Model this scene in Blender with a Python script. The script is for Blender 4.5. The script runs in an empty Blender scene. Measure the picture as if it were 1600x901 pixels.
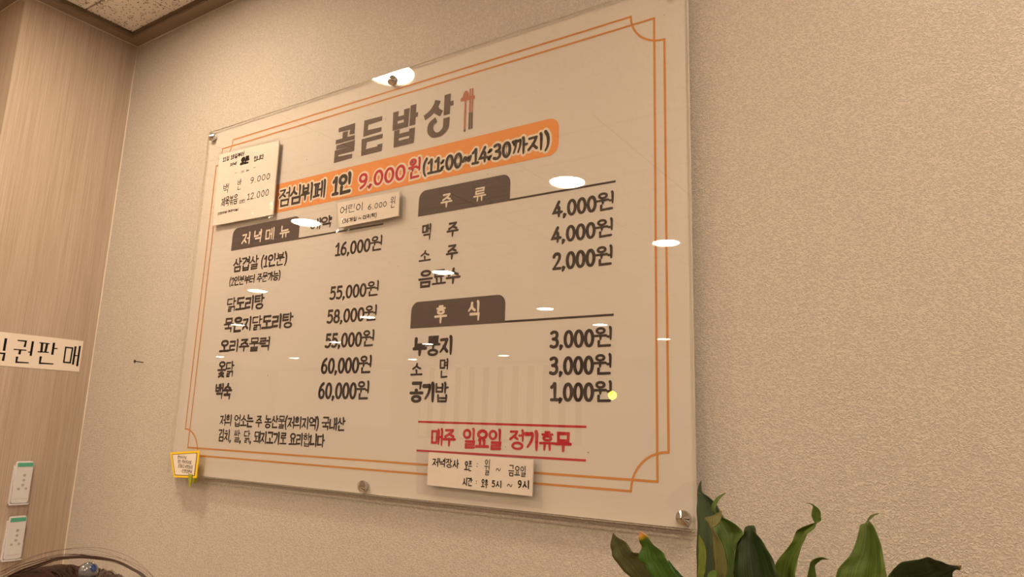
import bpy, bmesh, math, random
from mathutils import Vector, Matrix
random.seed(7)
PI = math.pi
Z0 = 0.95                       # height of the menu board's lower edge above the floor
C = bpy.context.scene.collection
scene = bpy.context.scene

# ---------------------------------------------------------------- camera
cam_d = bpy.data.cameras.new('camera'); cam = bpy.data.objects.new('camera', cam_d); C.objects.link(cam)
cam_d.sensor_width = 36.0; cam_d.lens = 1107.71263 / 1600 * 36.0; cam_d.clip_start = 0.02
Rw = ((0.8359218394, 0.5479247792, 0.0318294631), (-0.0788057692, 0.1772151052, -0.9810119557), (-0.5431614209, 0.8175409732, 0.1913176104))
m = Matrix(((Rw[0][0], -Rw[1][0], -Rw[2][0]), (Rw[0][1], -Rw[1][1], -Rw[2][1]), (Rw[0][2], -Rw[1][2], -Rw[2][2])))
cam.matrix_world = Matrix.Translation((1.9059913, -1.1817143, 0.1565980 + Z0)) @ m.to_4x4()
scene.camera = cam
scene.view_settings.view_transform = 'Standard'; scene.view_settings.look = 'None'
scene.view_settings.gamma = 1.0; scene.view_settings.use_curve_mapping = False
scene.view_settings.exposure = 2.2

# ---------------------------------------------------------------- world: dim warm spill from outside the room
w = bpy.data.worlds.new('world'); scene.world = w; w.use_nodes = True
w.node_tree.nodes['Background'].inputs[0].default_value = (1.0, 0.8, 0.6, 1)
w.node_tree.nodes['Background'].inputs[1].default_value = 0.25
LAMP_COLOR = (1.0, 0.765, 0.515)
LAMP_STRENGTH = 46.0

# ---------------------------------------------------------------- materials
def srgb(r, g, b):
    f = lambda c: (c/255/12.92) if c/255 <= 0.04045 else ((c/255+0.055)/1.055)**2.4
    return (f(r), f(g), f(b), 1)
def mat(name, col, rough=0.6, metal=0.0, spec=0.5, noise=0.0, nscale=20, bump=0.0, bscale=60, coat=0, alpha=1, trans=0, stretch=None, sss=0):
    M = bpy.data.materials.new(name); M.use_nodes = True
    nt = M.node_tree; b = nt.nodes['Principled BSDF']
    b.inputs['Base Color'].default_value = col; b.inputs['Roughness'].default_value = rough
    b.inputs['Metallic'].default_value = metal; b.inputs['Specular IOR Level'].default_value = spec
    b.inputs['Coat Weight'].default_value = coat; b.inputs['Alpha'].default_value = alpha
    b.inputs['Transmission Weight'].default_value = trans
    if sss: b.inputs['Subsurface Weight'].default_value = sss
    tc = nt.nodes.new('ShaderNodeTexCoord'); mp = nt.nodes.new('ShaderNodeMapping')
    nt.links.new(tc.outputs['Object'], mp.inputs[0])
    if stretch: mp.inputs['Scale'].default_value = stretch
    if noise:
        n = nt.nodes.new('ShaderNodeTexNoise'); n.inputs['Scale'].default_value = nscale; n.inputs['Detail'].default_value = 4
        nt.links.new(mp.outputs[0], n.inputs['Vector'])
        mx = nt.nodes.new('ShaderNodeMix'); mx.data_type = 'RGBA'
        mx.inputs[6].default_value = tuple(c*(1-noise) for c in col[:3])+(1,)
        mx.inputs[7].default_value = tuple(min(1, c*(1+noise)) for c in col[:3])+(1,)
        nt.links.new(n.outputs[0], mx.inputs[0]); nt.links.new(mx.outputs[2], b.inputs['Base Color'])
    if bump:
        n2 = nt.nodes.new('ShaderNodeTexNoise'); n2.inputs['Scale'].default_value = bscale; n2.inputs['Detail'].default_value = 3
        nt.links.new(mp.outputs[0], n2.inputs['Vector'])
        bp = nt.nodes.new('ShaderNodeBump'); bp.inputs['Distance'].default_value = bump
        nt.links.new(n2.outputs[0], bp.inputs['Height']); nt.links.new(bp.outputs[0], b.inputs['Normal'])
    return M
def emis(name, col, s):
    M = bpy.data.materials.new(name); M.use_nodes = True; nt = M.node_tree; nt.nodes.clear()
    e = nt.nodes.new('ShaderNodeEmission'); o = nt.nodes.new('ShaderNodeOutputMaterial')
    e.inputs[0].default_value = (*col[:3], 1); e.inputs[1].default_value = s; nt.links.new(e.outputs[0], o.inputs[0]); return M
def film(name, rough, tint=(1, 1, 1, 1), f0=0.04, bump=0):
    # clear thin plastic: transparent, with a Schlick mirror layer
    M = bpy.data.materials.new(name); M.use_nodes = True; nt = M.node_tree; nt.nodes.clear(); N = nt.nodes.new
    o = N('ShaderNodeOutputMaterial'); t = N('ShaderNodeBsdfTransparent'); g = N('ShaderNodeBsdfGlossy'); mx = N('ShaderNodeMixShader')
    lw = N('ShaderNodeLayerWeight'); p = N('ShaderNodeMath'); p.operation = 'POWER'; p.inputs[1].default_value = 5
    ma = N('ShaderNodeMath'); ma.operation = 'MULTIPLY_ADD'; ma.inputs[1].default_value = 1-f0; ma.inputs[2].default_value = f0
    t.inputs[0].default_value = tint; g.inputs['Roughness'].default_value = rough; g.inputs[0].default_value = (1, 1, 1, 1)
    L = nt.links.new
    L(lw.outputs['Facing'], p.inputs[0]); L(p.outputs[0], ma.inputs[0]); L(ma.outputs[0], mx.inputs[0])
    L(t.outputs[0], mx.inputs[1]); L(g.outputs[0], mx.inputs[2]); L(mx.outputs[0], o.inputs[0])
    if bump:
        tc = N('ShaderNodeTexCoord'); n = N('ShaderNodeTexNoise'); n.inputs['Scale'].default_value = 25; bp = N('ShaderNodeBump'); bp.inputs['Distance'].default_value = bump
        L(tc.outputs['Object'], n.inputs['Vector']); L(n.outputs[0], bp.inputs['Height']); L(bp.outputs[0], g.inputs['Normal'])
    return M

# wallpaper: embossed stucco relief
def wallpaper():
    M = mat('stucco_wallpaper', srgb(207, 202, 199), 0.75, spec=0.25); nt = M.node_tree; b = nt.nodes['Principled BSDF']; N = nt.nodes.new; L = nt.links.new
    tc = N('ShaderNodeTexCoord'); mp = N('ShaderNodeMapping'); mp.inputs['Scale'].default_value = (1.0, 1.0, 1.25); L(tc.outputs['Object'], mp.inputs[0])
    a = N('ShaderNodeTexNoise'); a.inputs['Scale'].default_value = 235; a.inputs['Detail'].default_value = 2.5; a.inputs['Distortion'].default_value = 0.9
    r = N('ShaderNodeValToRGB'); r.color_ramp.elements[0].position = 0.42; r.color_ramp.elements[1].position = 0.62
    f = N('ShaderNodeTexNoise'); f.inputs['Scale'].default_value = 520; f.inputs['Detail'].default_value = 2
    ad = N('ShaderNodeMath'); ad.operation = 'MULTIPLY_ADD'; ad.inputs[1].default_value = 0.35
    bp = N('ShaderNodeBump'); bp.inputs['Distance'].default_value = 0.0012; bp.inputs['Strength'].default_value = 0.85
    for n in (a, f): L(mp.outputs[0], n.inputs['Vector'])
    L(a.outputs[0], r.inputs[0]); L(f.outputs[0], ad.inputs[0]); L(r.outputs[0], ad.inputs[2]); L(ad.outputs[0], bp.inputs['Height']); L(bp.outputs[0], b.inputs['Normal'])
    mx = N('ShaderNodeMix'); mx.data_type = 'RGBA'; mx.inputs[6].default_value = srgb(192, 186, 182); mx.inputs[7].default_value = srgb(211, 204, 198)
    L(r.outputs[0], mx.inputs[0]); L(mx.outputs[2], b.inputs['Base Color'])
    return M
# laminate with vertical grain
def laminate(name, c0, c1, c2):
    M = mat(name, c0, 0.5, spec=0.35); nt = M.node_tree; b = nt.nodes['Principled BSDF']; N = nt.nodes.new; L = nt.links.new
    tc = N('ShaderNodeTexCoord'); mp = N('ShaderNodeMapping'); mp.inputs['Scale'].default_value = (210, 210, 2.2); L(tc.outputs['Object'], mp.inputs[0])
    mp2 = N('ShaderNodeMapping'); mp2.inputs['Scale'].default_value = (22, 22, 0.35); L(tc.outputs['Object'], mp2.inputs[0])
    a = N('ShaderNodeTexNoise'); a.inputs['Scale'].default_value = 2.4; a.inputs['Detail'].default_value = 5; a.inputs['Distortion'].default_value = 0.3; L(mp.outputs[0], a.inputs['Vector'])
    c = N('ShaderNodeTexNoise'); c.inputs['Scale'].default_value = 1.3; c.inputs['Detail'].default_value = 4; L(mp2.outputs[0], c.inputs['Vector'])
    r = N('ShaderNodeValToRGB'); e = r.color_ramp.elements; e[0].position = 0.36; e[0].color = c1; e[1].position = 0.66; e[1].color = c0
    r2 = N('ShaderNodeValToRGB'); e = r2.color_ramp.elements; e[0].position = 0.42; e[0].color = (0.92, 0.905, 0.885, 1); e[1].position = 0.6; e[1].color = (1, 1, 1, 1)
    L(a.outputs[0], r.inputs[0]); L(c.outputs[0], r2.inputs[0])
    mx = N('ShaderNodeMix'); mx.data_type = 'RGBA'; mx.blend_type = 'MULTIPLY'; mx.inputs[0].default_value = 1
    L(r.outputs[0], mx.inputs[6]); L(r2.outputs[0], mx.inputs[7]); L(mx.outputs[2], b.inputs['Base Color'])
    bp = N('ShaderNodeBump'); bp.inputs['Distance'].default_value = 0.0003; L(a.outputs[0], bp.inputs['Height']); L(bp.outputs[0], b.inputs['Normal'])
    return M
# acoustic tile: pits and short fissures
def acoustic(joints):
    M = mat('acoustic_tile' + ('_far' if joints else ''), srgb(240, 236, 232), 0.9, spec=0.1); nt = M.node_tree; b = nt.nodes['Principled BSDF']; N = nt.nodes.new; L = nt.links.new
    tc = N('ShaderNodeTexCoord'); mp = N('ShaderNodeMapping'); L(tc.outputs['Object'], mp.inputs[0])
    v = N('ShaderNodeTexVoronoi'); v.voronoi_dimensions = '2D'; v.inputs['Scale'].default_value = 52; L(mp.outputs[0], v.inputs['Vector'])
    r = N('ShaderNodeMath'); r.operation = 'LESS_THAN'; r.inputs[1].default_value = 0.115; L(v.outputs['Distance'], r.inputs[0])
    n = N('ShaderNodeTexNoise'); n.inputs['Scale'].default_value = 55; n.inputs['Detail'].default_value = 1; n.inputs['Distortion'].default_value = 1.5
    mp3 = N('ShaderNodeMapping'); mp3.inputs['Location'].default_value = (3.1, 1.7, 0); L(tc.outputs['Object'], mp3.inputs[0]); L(mp3.outputs[0], n.inputs['Vector'])
    s = N('ShaderNodeMath'); s.operation = 'SUBTRACT'; s.inputs[1].default_value = 0.5; L(n.outputs[0], s.inputs[0])
    ab = N('ShaderNodeMath'); ab.operation = 'ABSOLUTE'; L(s.outputs[0], ab.inputs[0])
    lt = N('ShaderNodeMath'); lt.operation = 'LESS_THAN'; lt.inputs[1].default_value = 0.02; L(ab.outputs[0], lt.inputs[0])
    n3 = N('ShaderNodeTexNoise'); n3.inputs['Scale'].default_value = 38; n3.inputs['Detail'].default_value = 0; L(tc.outputs['Object'], n3.inputs['Vector'])
    g = N('ShaderNodeMath'); g.operation = 'GREATER_THAN'; g.inputs[1].default_value = 0.60; L(n3.outputs[0], g.inputs[0])
    mu = N('ShaderNodeMath'); mu.operation = 'MULTIPLY'; L(lt.outputs[0], mu.inputs[0]); L(g.outputs[0], mu.inputs[1])
    mxm = N('ShaderNodeMath'); mxm.operation = 'MAXIMUM'; L(mu.outputs[0], mxm.inputs[0]); L(r.outputs[0], mxm.inputs[1])
    last = mxm
    if joints:
        br = N('ShaderNodeTexBrick'); br.offset = 0; br.inputs['Scale'].default_value = 1; br.inputs['Brick Width'].default_value = 0.6; br.inputs['Row Height'].default_value = 0.3; br.inputs['Mortar Size'].default_value = 0.003
        L(tc.outputs['Object'], br.inputs['Vector']); last = N('ShaderNodeMath'); last.operation = 'MAXIMUM'; L(mxm.outputs[0], last.inputs[0]); L(br.outputs['Fac'], last.inputs[1])
    mx = N('ShaderNodeMix'); mx.data_type = 'RGBA'; mx.inputs[6].default_value = srgb(240, 236, 232); mx.inputs[7].default_value = srgb(78, 66, 58)
    L(last.outputs[0], mx.inputs[0]); L(mx.outputs[2], b.inputs['Base Color'])
    return M
def leaf_mat(name, light, dark, tipc=None, tipw=0.0, back=None):
    M = mat(name, light, 0.45, spec=0.28); nt = M.node_tree; b = nt.nodes['Principled BSDF']; N = nt.nodes.new; L = nt.links.new
    uv = N('ShaderNodeUVMap'); mp = N('ShaderNodeMapping'); mp.inputs['Scale'].default_value = (34, 1.1, 1); L(uv.outputs[0], mp.inputs[0])
    n = N('ShaderNodeTexNoise'); n.inputs['Scale'].default_value = 1.0; n.inputs['Detail'].default_value = 3; L(mp.outputs[0], n.inputs['Vector'])
    r = N('ShaderNodeValToRGB'); r.color_ramp.elements[0].position = 0.35; r.color_ramp.elements[0].color = dark; r.color_ramp.elements[1].position = 0.68; r.color_ramp.elements[1].color = light
    L(n.outputs[0], r.inputs[0]); out = r.outputs[0]
    se = N('ShaderNodeSeparateXYZ'); L(uv.outputs[0], se.inputs[0])
    if tipc:
        n2 = N('ShaderNodeTexNoise'); n2.inputs['Scale'].default_value = 6; L(uv.outputs[0], n2.inputs['Vector'])
        a = N('ShaderNodeMath'); a.operation = 'MULTIPLY_ADD'; a.inputs[1].default_value = 0.06; L(n2.outputs[0], a.inputs[0]); L(se.outputs[1], a.inputs[2])
        rr = N('ShaderNodeValToRGB'); e = rr.color_ramp.elements; e[0].position = tipw*0.55+0.03; e[0].color = (1, 1, 1, 1); e[1].position = tipw+0.05; e[1].color = (0, 0, 0, 1); L(a.outputs[0], rr.inputs[0])
        r3 = N('ShaderNodeValToRGB'); e = r3.color_ramp.elements; e[0].position = tipw*0.35+0.02; e[0].color = tipc[0]; e[1].position = tipw*0.8+0.03; e[1].color = tipc[1]; L(a.outputs[0], r3.inputs[0])
        mx = N('ShaderNodeMix'); mx.data_type = 'RGBA'; L(rr.outputs[0], mx.inputs[0]); L(out, mx.inputs[6]); L(r3.outputs[0], mx.inputs[7]); out = mx.outputs[2]
    L(out, b.inputs['Base Color'])
    bp = N('ShaderNodeBump'); bp.inputs['Distance'].default_value = 0.0006; L(n.outputs[0], bp.inputs['Height']); L(bp.outputs[0], b.inputs['Normal'])
    b.inputs['Subsurface Weight'].default_value = 0.0
    return M

WALL = wallpaper()
PLAIN = mat('plain_wallpaper', srgb(205, 200, 195), 0.8, spec=0.2)
LAM = laminate('oak_laminate', srgb(196, 182, 171), srgb(177, 161, 147), None)
BROWN = mat('brown_moulding', srgb(142, 124, 108), 0.5, noise=0.14, nscale=9, stretch=(3, 3, 40))
BROWND = mat('dark_moulding', srgb(104, 88, 74), 0.55, noise=0.15, nscale=30)
CAULK = mat('caulk', srgb(216, 206, 196), 0.6)
TILE = acoustic(False); TILEF = acoustic(True)
GAP = mat('ceiling_grid_shadow_gap', srgb(70, 58, 50), 0.9)
FLOOR = mat('floor_vinyl', srgb(165, 145, 122), 0.45, noise=0.12, nscale=6)
PRINT = mat('printed_sheet', srgb(215, 208, 206), 0.65, spec=0.2, noise=0.02, nscale=3)
ACRYL = film('clear_acrylic', 0.0, (0.985, 0.99, 0.985, 1), 0.043)
EDGE = mat('acrylic_edge', srgb(226, 222, 212), 0.25, spec=0.6)
TAPE = film('clear_tape', 0.09, (0.975, 0.975, 0.975, 1), 0.035, bump=0.002)
INK = mat('dark_brown_ink', srgb(60, 50, 52), 0.6, spec=0.2)
TITLE = mat('brown_title_ink', srgb(101, 86, 82), 0.6, spec=0.2)
TABC = mat('brown_tab_ink', srgb(90, 78, 79), 0.6, spec=0.2)
ORANGE = mat('orange_ink', srgb(230, 152, 88), 0.6, spec=0.2)
OLINE = mat('orange_line_ink', srgb(206, 138, 72), 0.6, spec=0.2)
CREAM = mat('cream_ink', srgb(232, 220, 208), 0.6, spec=0.2)
RED = mat('red_ink', srgb(188, 42, 60), 0.6, spec=0.2)
SPOON = mat('copper_ink', srgb(184, 116, 98), 0.6, spec=0.2)
PAPER = mat('paper', srgb(234, 226, 220), 0.7, spec=0.2)
BLACK = mat('marker_ink', srgb(22, 18, 20), 0.6, spec=0.15)
BLUEINK = mat('blue_marker_ink', srgb(62, 66, 100), 0.5)
CHROME = mat('chrome', (0.62, 0.62, 0.61, 1), 0.08, metal=1)
YEL = mat('yellow_card', srgb(246, 208, 40), 0.5)
CLIPG = mat('green_yellow_clip', srgb(160, 164, 40), 0.45)
NAILM = mat('dark_nail_steel', srgb(48, 42, 40), 0.45, metal=0.6)
WPLA = mat('white_plastic', srgb(218, 219, 229), 0.4, spec=0.5)
TEAL = mat('teal_plastic', srgb(86, 176, 152), 0.45)
GREYP = mat('grey_button', srgb(178, 172, 172), 0.5)
LENS = emis('lamp_glow', LAMP_COLOR, LAMP_STRENGTH)
LRING = mat('lamp_ring', srgb(235, 230, 222), 0.5)

# ---------------------------------------------------------------- mesh helpers
def link(name, verts, faces, mats, parent=None, midx=None, smooth=False, kind=None, label=None, uvs=None):
    me = bpy.data.meshes.new(name); me.from_pydata([tuple(v) for v in verts], [], faces)
    for mm in (mats if isinstance(mats, (list, tuple)) else [mats]): me.materials.append(mm)
    if midx: me.polygons.foreach_set('material_index', midx)
    if smooth: me.polygons.foreach_set('use_smooth', [True]*len(me.polygons))
    if uvs:
        ul = me.uv_layers.new(name='UVMap')
        for lp in me.loops: ul.data[lp.index].uv = uvs[lp.vertex_index]
    me.update()
    o = bpy.data.objects.new(name, me); C.objects.link(o)
    if parent:
        o.parent = parent
        if parent.type == 'EMPTY': o.matrix_parent_inverse = Matrix.Translation(-Vector(parent.location))
    if kind: o['kind'] = kind
    if label: o['label'] = label
    return o
def thing(name, label, cat, loc=(0, 0, 0), group=None):
    o = bpy.data.objects.new(name, None); C.objects.link(o); o.location = loc; o.empty_display_size = 0.05
    o['label'] = label; o['category'] = cat
    if group: o['group'] = group
    return o
def tag(o, label, cat, group=None):
    o['label'] = label; o['category'] = cat
    if group: o['group'] = group
    return o
def box(x0, y0, z0, x1, y1, z1):
    v = [(x0,y0,z0),(x1,y0,z0),(x1,y1,z0),(x0,y1,z0),(x0,y0,z1),(x1,y0,z1),(x1,y1,z1),(x0,y1,z1)]
    return v, [(0,3,2,1),(4,5,6,7),(0,1,5,4),(1,2,6,5),(2,3,7,6),(3,0,4,7)]
class MB:
    def __init__(s): s.v = []; s.f = []; s.m = []
    def add(s, vf, mi=0):
        n = len(s.v); s.v += list(vf[0]); s.f += [tuple(i+n for i in f) for f in vf[1]]; s.m += [mi]*len(vf[1]); return s
    def build(s, name, mats, parent=None, **k): return link(name, s.v, s.f, mats, parent, midx=s.m, **k)
def prism(poly, z0, z1):
    n = len(poly); v = [(x, y, z0) for x, y in poly]+[(x, y, z1) for x, y in poly]
    return v, [tuple(range(n))[::-1], tuple(range(n, 2*n))]+[(i, (i+1) % n, n+(i+1) % n, n+i) for i in range(n)]
def lathe(prof, n=24, at=(0, 0, 0), axis='z'):
    v = []; f = []
    for r, h in prof:
        for i in range(n):
            a = 2*PI*i/n; p = (r*math.cos(a), r*math.sin(a), h)
            if axis == 'y': p = (p[0], h, p[1])
            if axis == 'x': p = (h, p[0], p[1])
            v.append((p[0]+at[0], p[1]+at[1], p[2]+at[2]))
    for k in range(len(prof)-1):
        for i in range(n): f.append((k*n+i, k*n+(i+1) % n, (k+1)*n+(i+1) % n, (k+1)*n+i))
    f.append(tuple(range(n))[::-1]); f.append(tuple((len(prof)-1)*n+i for i in range(n)))
    return v, f
def tube(pts, rad, n=6):
    pts = [Vector(p) for p in pts]; v = []; f = []; N = len(pts)
    for i, p in enumerate(pts):
        t = (pts[min(i+1, N-1)]-pts[max(i-1, 0)]).normalized(); a = t.cross(Vector((0.31, 0.2, 0.93))).normalized(); b = t.cross(a)
        r = rad[i] if isinstance(rad, (list, tuple)) else rad
        for k in range(n): v.append(tuple(p+a*r*math.cos(2*PI*k/n)+b*r*math.sin(2*PI*k/n)))
    for i in range(N-1):
        for k in range(n): f.append((i*n+k, i*n+(k+1) % n, (i+1)*n+(k+1) % n, (i+1)*n+k))
    f.append(tuple(range(n))[::-1]); f.append(tuple((N-1)*n+k for k in range(n)))
    return v, f
def spline(p, k=5):
    out = []; P = [Vector(q) for q in p]
    for i in range(len(P)-1):
        a, b, c, d = P[max(i-1, 0)], P[i], P[i+1], P[min(i+2, len(P)-1)]
        for j in range(k):
            t = j/k; out.append(0.5*((2*b)+(c-a)*t+(2*a-5*b+4*c-d)*t*t+(3*b-a-3*c+d)*t**3))
    out.append(P[-1]); return out
def bevel(o, w=0.002, seg=2):
    m_ = o.modifiers.new('bevel', 'BEVEL'); m_.width = w; m_.segments = seg; m_.limit_method = 'ANGLE'; return o

# ---------------------------------------------------------------- stroke lettering (hangul, digits, punctuation)
def O(cx, cy, rx, ry, n=22): return ('o', [(cx+rx*math.sin(2*PI*i/n), cy+ry*math.cos(2*PI*i/n)) for i in range(n)])
def S(*p): return ('s', list(p))
def K(*p): return ('k', list(p))           # curved stroke
def jamo(c, role):
    r = role == 'V'                        # beside a vertical vowel
    return {
     'g': [K((0,1),(.5,1),(.97,1),(.85,.5),(.35,.0)) if r else S((0,1),(1,1),(.94,0))] if role != 'F' else [S((0,1),(1,1),(.97,0))],
     'n': [S((0,1),(0,.04),(1,.1))], 'd': [S((0,.97),(1,1)), S((0,.97),(0,.03),(1,.07))],
     'r': [S((0,1),(1,1),(.97,.52),(.02,.5),(.02,0),(1,.04))],
     'm': [('c', [(0,1),(1,1),(.97,0),(.03,0)])],
     'b': [S((0,1),(.04,0),(.96,0)), S((1,1),(.96,0)), S((.03,.52),(.97,.52))],
     's': [K((.52,1),(.42,.5),(0,0)), K((.46,.62),(.7,.25),(1,.05))],
     'x': [O(.5,.5,.5,.5)],
     'j': [S((.04,.97),(.94,1)), K((.9,.97),(.62,.5),(0,0)), K((.5,.45),(.75,.2),(1,.03))],
     'c': [S((.32,1.08),(.7,1.08)), S((.04,.76),(.94,.79)), K((.9,.76),(.6,.4),(0,0)), K((.5,.36),(.75,.16),(1,.02))],
     't': [S((0,1),(1,1)), S((0,1),(0,.02),(1,.05)), S((.02,.52),(.92,.53))],
     'p': [S((0,1),(1,1)), S((.27,.97),(.32,.06)), S((.75,.97),(.7,.06)), S((-.03,0),(1.03,.04))],
     'h': [S((.3,1.08),(.7,1.1)), S((0,.75),(1,.78)), O(.5,.26,.38,.28)],
    }[c]
def sub(st, x0, y0, x1, y1): return [(k, [(x0+(x1-x0)*p[0], y0+(y1-y0)*p[1]) for p in pts]) for k, pts in st]
INI = ['g','gg','n','d','dd','r','m','b','bb','s','ss','x','j','jj','c','k','t','p','h']
FIN = ['', 'g','gg','gs','n','nj','nh','d','r','rg','rm','rb','rs','rt','rp','rh','m','b','bs','s','ss','x','j','c','k','t','p','h']
VOW = ['a','ae','ya','yae','eo','e','yeo','ye','o','wa','wae','oe','yo','u','wo','we','wi','yu','eu','ui','i']
VV = {'a': [S((.3,1),(.3,0)), S((.3,.52),(1,.55))], 'ya': [S((.3,1),(.3,0)), S((.3,.65),(1,.67)), S((.3,.38),(1,.4))],
      'eo': [S((.8,1),(.8,0)), S((.0,.5),(.8,.53))], 'yeo': [S((.8,1),(.8,0)), S((.0,.64),(.8,.67)), S((.0,.38),(.8,.4))],
      'i': [S((.55,1),(.55,0))], 'ae': [S((.1,.96),(.1,.06)), S((.85,1),(.85,0)), S((.1,.5),(.85,.52))],
      'e': [S((.3,.95),(.3,.07)), S((.92,1),(.92,0)), S((-.25,.5),(.3,.52))],
      'ye': [S((.3,.95),(.3,.07)), S((.92,1),(.92,0)), S((-.25,.62),(.3,.64)), S((-.25,.36),(.3,.38))]}
HV = {'o': [S((0,.12),(1,.16)), S((.5,1),(.5,.14))], 'yo': [S((0,.12),(1,.16)), S((.32,1),(.34,.14)), S((.68,1),(.66,.14))],
      'u': [S((0,.86),(1,.9)), S((.52,.88),(.5,-.1))], 'yu': [S((0,.86),(1,.9)), S((.34,.88),(.3,-.05)), S((.66,.88),(.68,-.05))],
      'eu': [S((0,.48),(1,.52))]}
CV = {'wa': ('o','a'), 'wae': ('o','ae'), 'oe': ('o','i'), 'wo': ('u','eo'), 'we': ('u','e'), 'wi': ('u','i'), 'ui': ('eu','i')}
def ini(c, role, x0, y0, x1, y1):
    if len(c) == 2 and c[0] == c[1]:
        h = (x1-x0)*0.5; return sub(jamo(c[0], role), x0, y0, x0+h*0.86, y1)+sub(jamo(c[0], role), x0+h*1.1, y0, x1, y1)
    return sub(jamo(c, role), x0, y0, x1, y1)
def fin(c, x0, y0, x1, y1):
    if len(c) == 2: return ini(c, 'F', x0, y0, x1, y1) if c[0] == c[1] else sub(jamo(c[0], 'F'), x0, y0, x0+(x1-x0)*.44, y1)+sub(jamo(c[1], 'F'), x0+(x1-x0)*.6, y0, x1, y1)
    return sub(jamo(c, 'F'), x0, y0, x1, y1)
def hangul(ch):
    k = ord(ch)-0xAC00; i, v, f = INI[k//588], VOW[(k % 588)//28], FIN[k % 28]; st = []
    if v in VV:
        wide = v in ('ae', 'e', 'ye'); xi = .47 if wide else .55; xv = .60 if wide else .66
        if f: st += ini(i, 'V', .05, .54, xi, .97)+sub(VV[v], xv, .46, .96, 1.04)+fin(f, .22, .0, .88, .34)
        else: st += ini(i, 'V', .06, .14, xi, .86)+sub(VV[v], xv, .0, .95, 1.0)
    elif v in HV:
        if f: st += ini(i, 'H', .18, .72, .82, 1.03)+sub(HV[v], .02, .44 if v in ('o', 'yo') else .36, .98, .62)+fin(f, .18, -.02, .82, .27)
        else:
            up = v in ('u', 'yu'); ym = .5
            st += ini(i, 'H', .18, .56, .82, .96)+sub(HV[v], .04, .04, .96, .44)
    else:
        h, vv = CV[v]; VS = VV[vv]
        if vv == 'eo': VS = [VS[0], S((.2,.24),(.8,.26))]
        if f: st += ini(i, 'H', .12, .72, .56, 1.0)+sub(HV[h], .0, .38, .66, .60)+sub(VS, .7, .34, .97, 1.03)+fin(f, .24, -.02, .88, .25)
        else: st += ini(i, 'H', .1, .56, .54, .95)+sub(HV[h], .0, .1, .64, .46)+sub(VS, .7, .0, .97, 1.0)
    return st
DG = {'0': (.56, [O(.28,.46,.215,.45)]), '1': (.46, [K((.06,.74),(.17,.83),(.27,.93)), S((.27,.93),(.27,.03)), S((.06,.03),(.44,.03))]),
 '2': (.54, [K((.07,.76),(.14,.89),(.27,.93),(.41,.87),(.44,.70),(.36,.48),(.2,.24),(.06,.04)), S((.06,.04),(.48,.04))]),
 '3': (.54, [K((.08,.86),(.24,.93),(.4,.86),(.43,.7),(.35,.55),(.18,.5)), K((.18,.5),(.38,.46),(.46,.3),(.42,.12),(.25,.02),(.06,.08))]),
 '4': (.58, [S((.36,.93),(.04,.27),(.54,.27)), S((.38,.6),(.37,.0))]), '5': (.54, [S((.44,.92),(.13,.92),(.11,.54)), K((.11,.54),(.28,.6),(.43,.5),(.47,.3),(.4,.1),(.24,.02),(.06,.08))]),
 '6': (.56, [K((.4,.93),(.24,.82),(.12,.6),(.07,.32),(.12,.1),(.27,.02),(.42,.08),(.48,.28),(.42,.46),(.28,.54),(.14,.46),(.08,.34))]),
 '8': (.56, [O(.28,.70,.17,.22), O(.28,.25,.21,.24)]), '9': (.56, [O(.27,.67,.19,.25), K((.46,.7),(.45,.42),(.36,.16),(.16,.0))]),
 ',': (.22, [S((.13,.07),(.05,-.13))]), '.': (.24, [S((.1,.03),(.12,.02))]), ':': (.24, [S((.12,.66),(.12,.64)), S((.12,.24),(.12,.22))]),
 '(': (.30, [K((.24,1.06),(.1,.78),(.06,.46),(.1,.12),(.22,-.12))]), ')': (.30, [K((.06,1.06),(.2,.78),(.24,.46),(.2,.12),(.08,-.12))]),
 '~': (.58, [K((.03,.30),(.12,.56),(.24,.54),(.36,.32),(.48,.30),(.56,.58))]), '-': (.5, [S((.06,.42),(.44,.44))]), ' ': (.34, [])}
def layout(s, gap=.06):
    x = 0; out = []
    for ch in s:
        if ch in DG: adv, st = DG[ch]
        else: adv, st = .96, hangul(ch)
        out.append((x, st)); x += adv+gap
    return out
def curve2(p, k=4): return [(q[0], q[1]) for q in spline([(a, b, 0) for a, b in p], k)]
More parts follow.
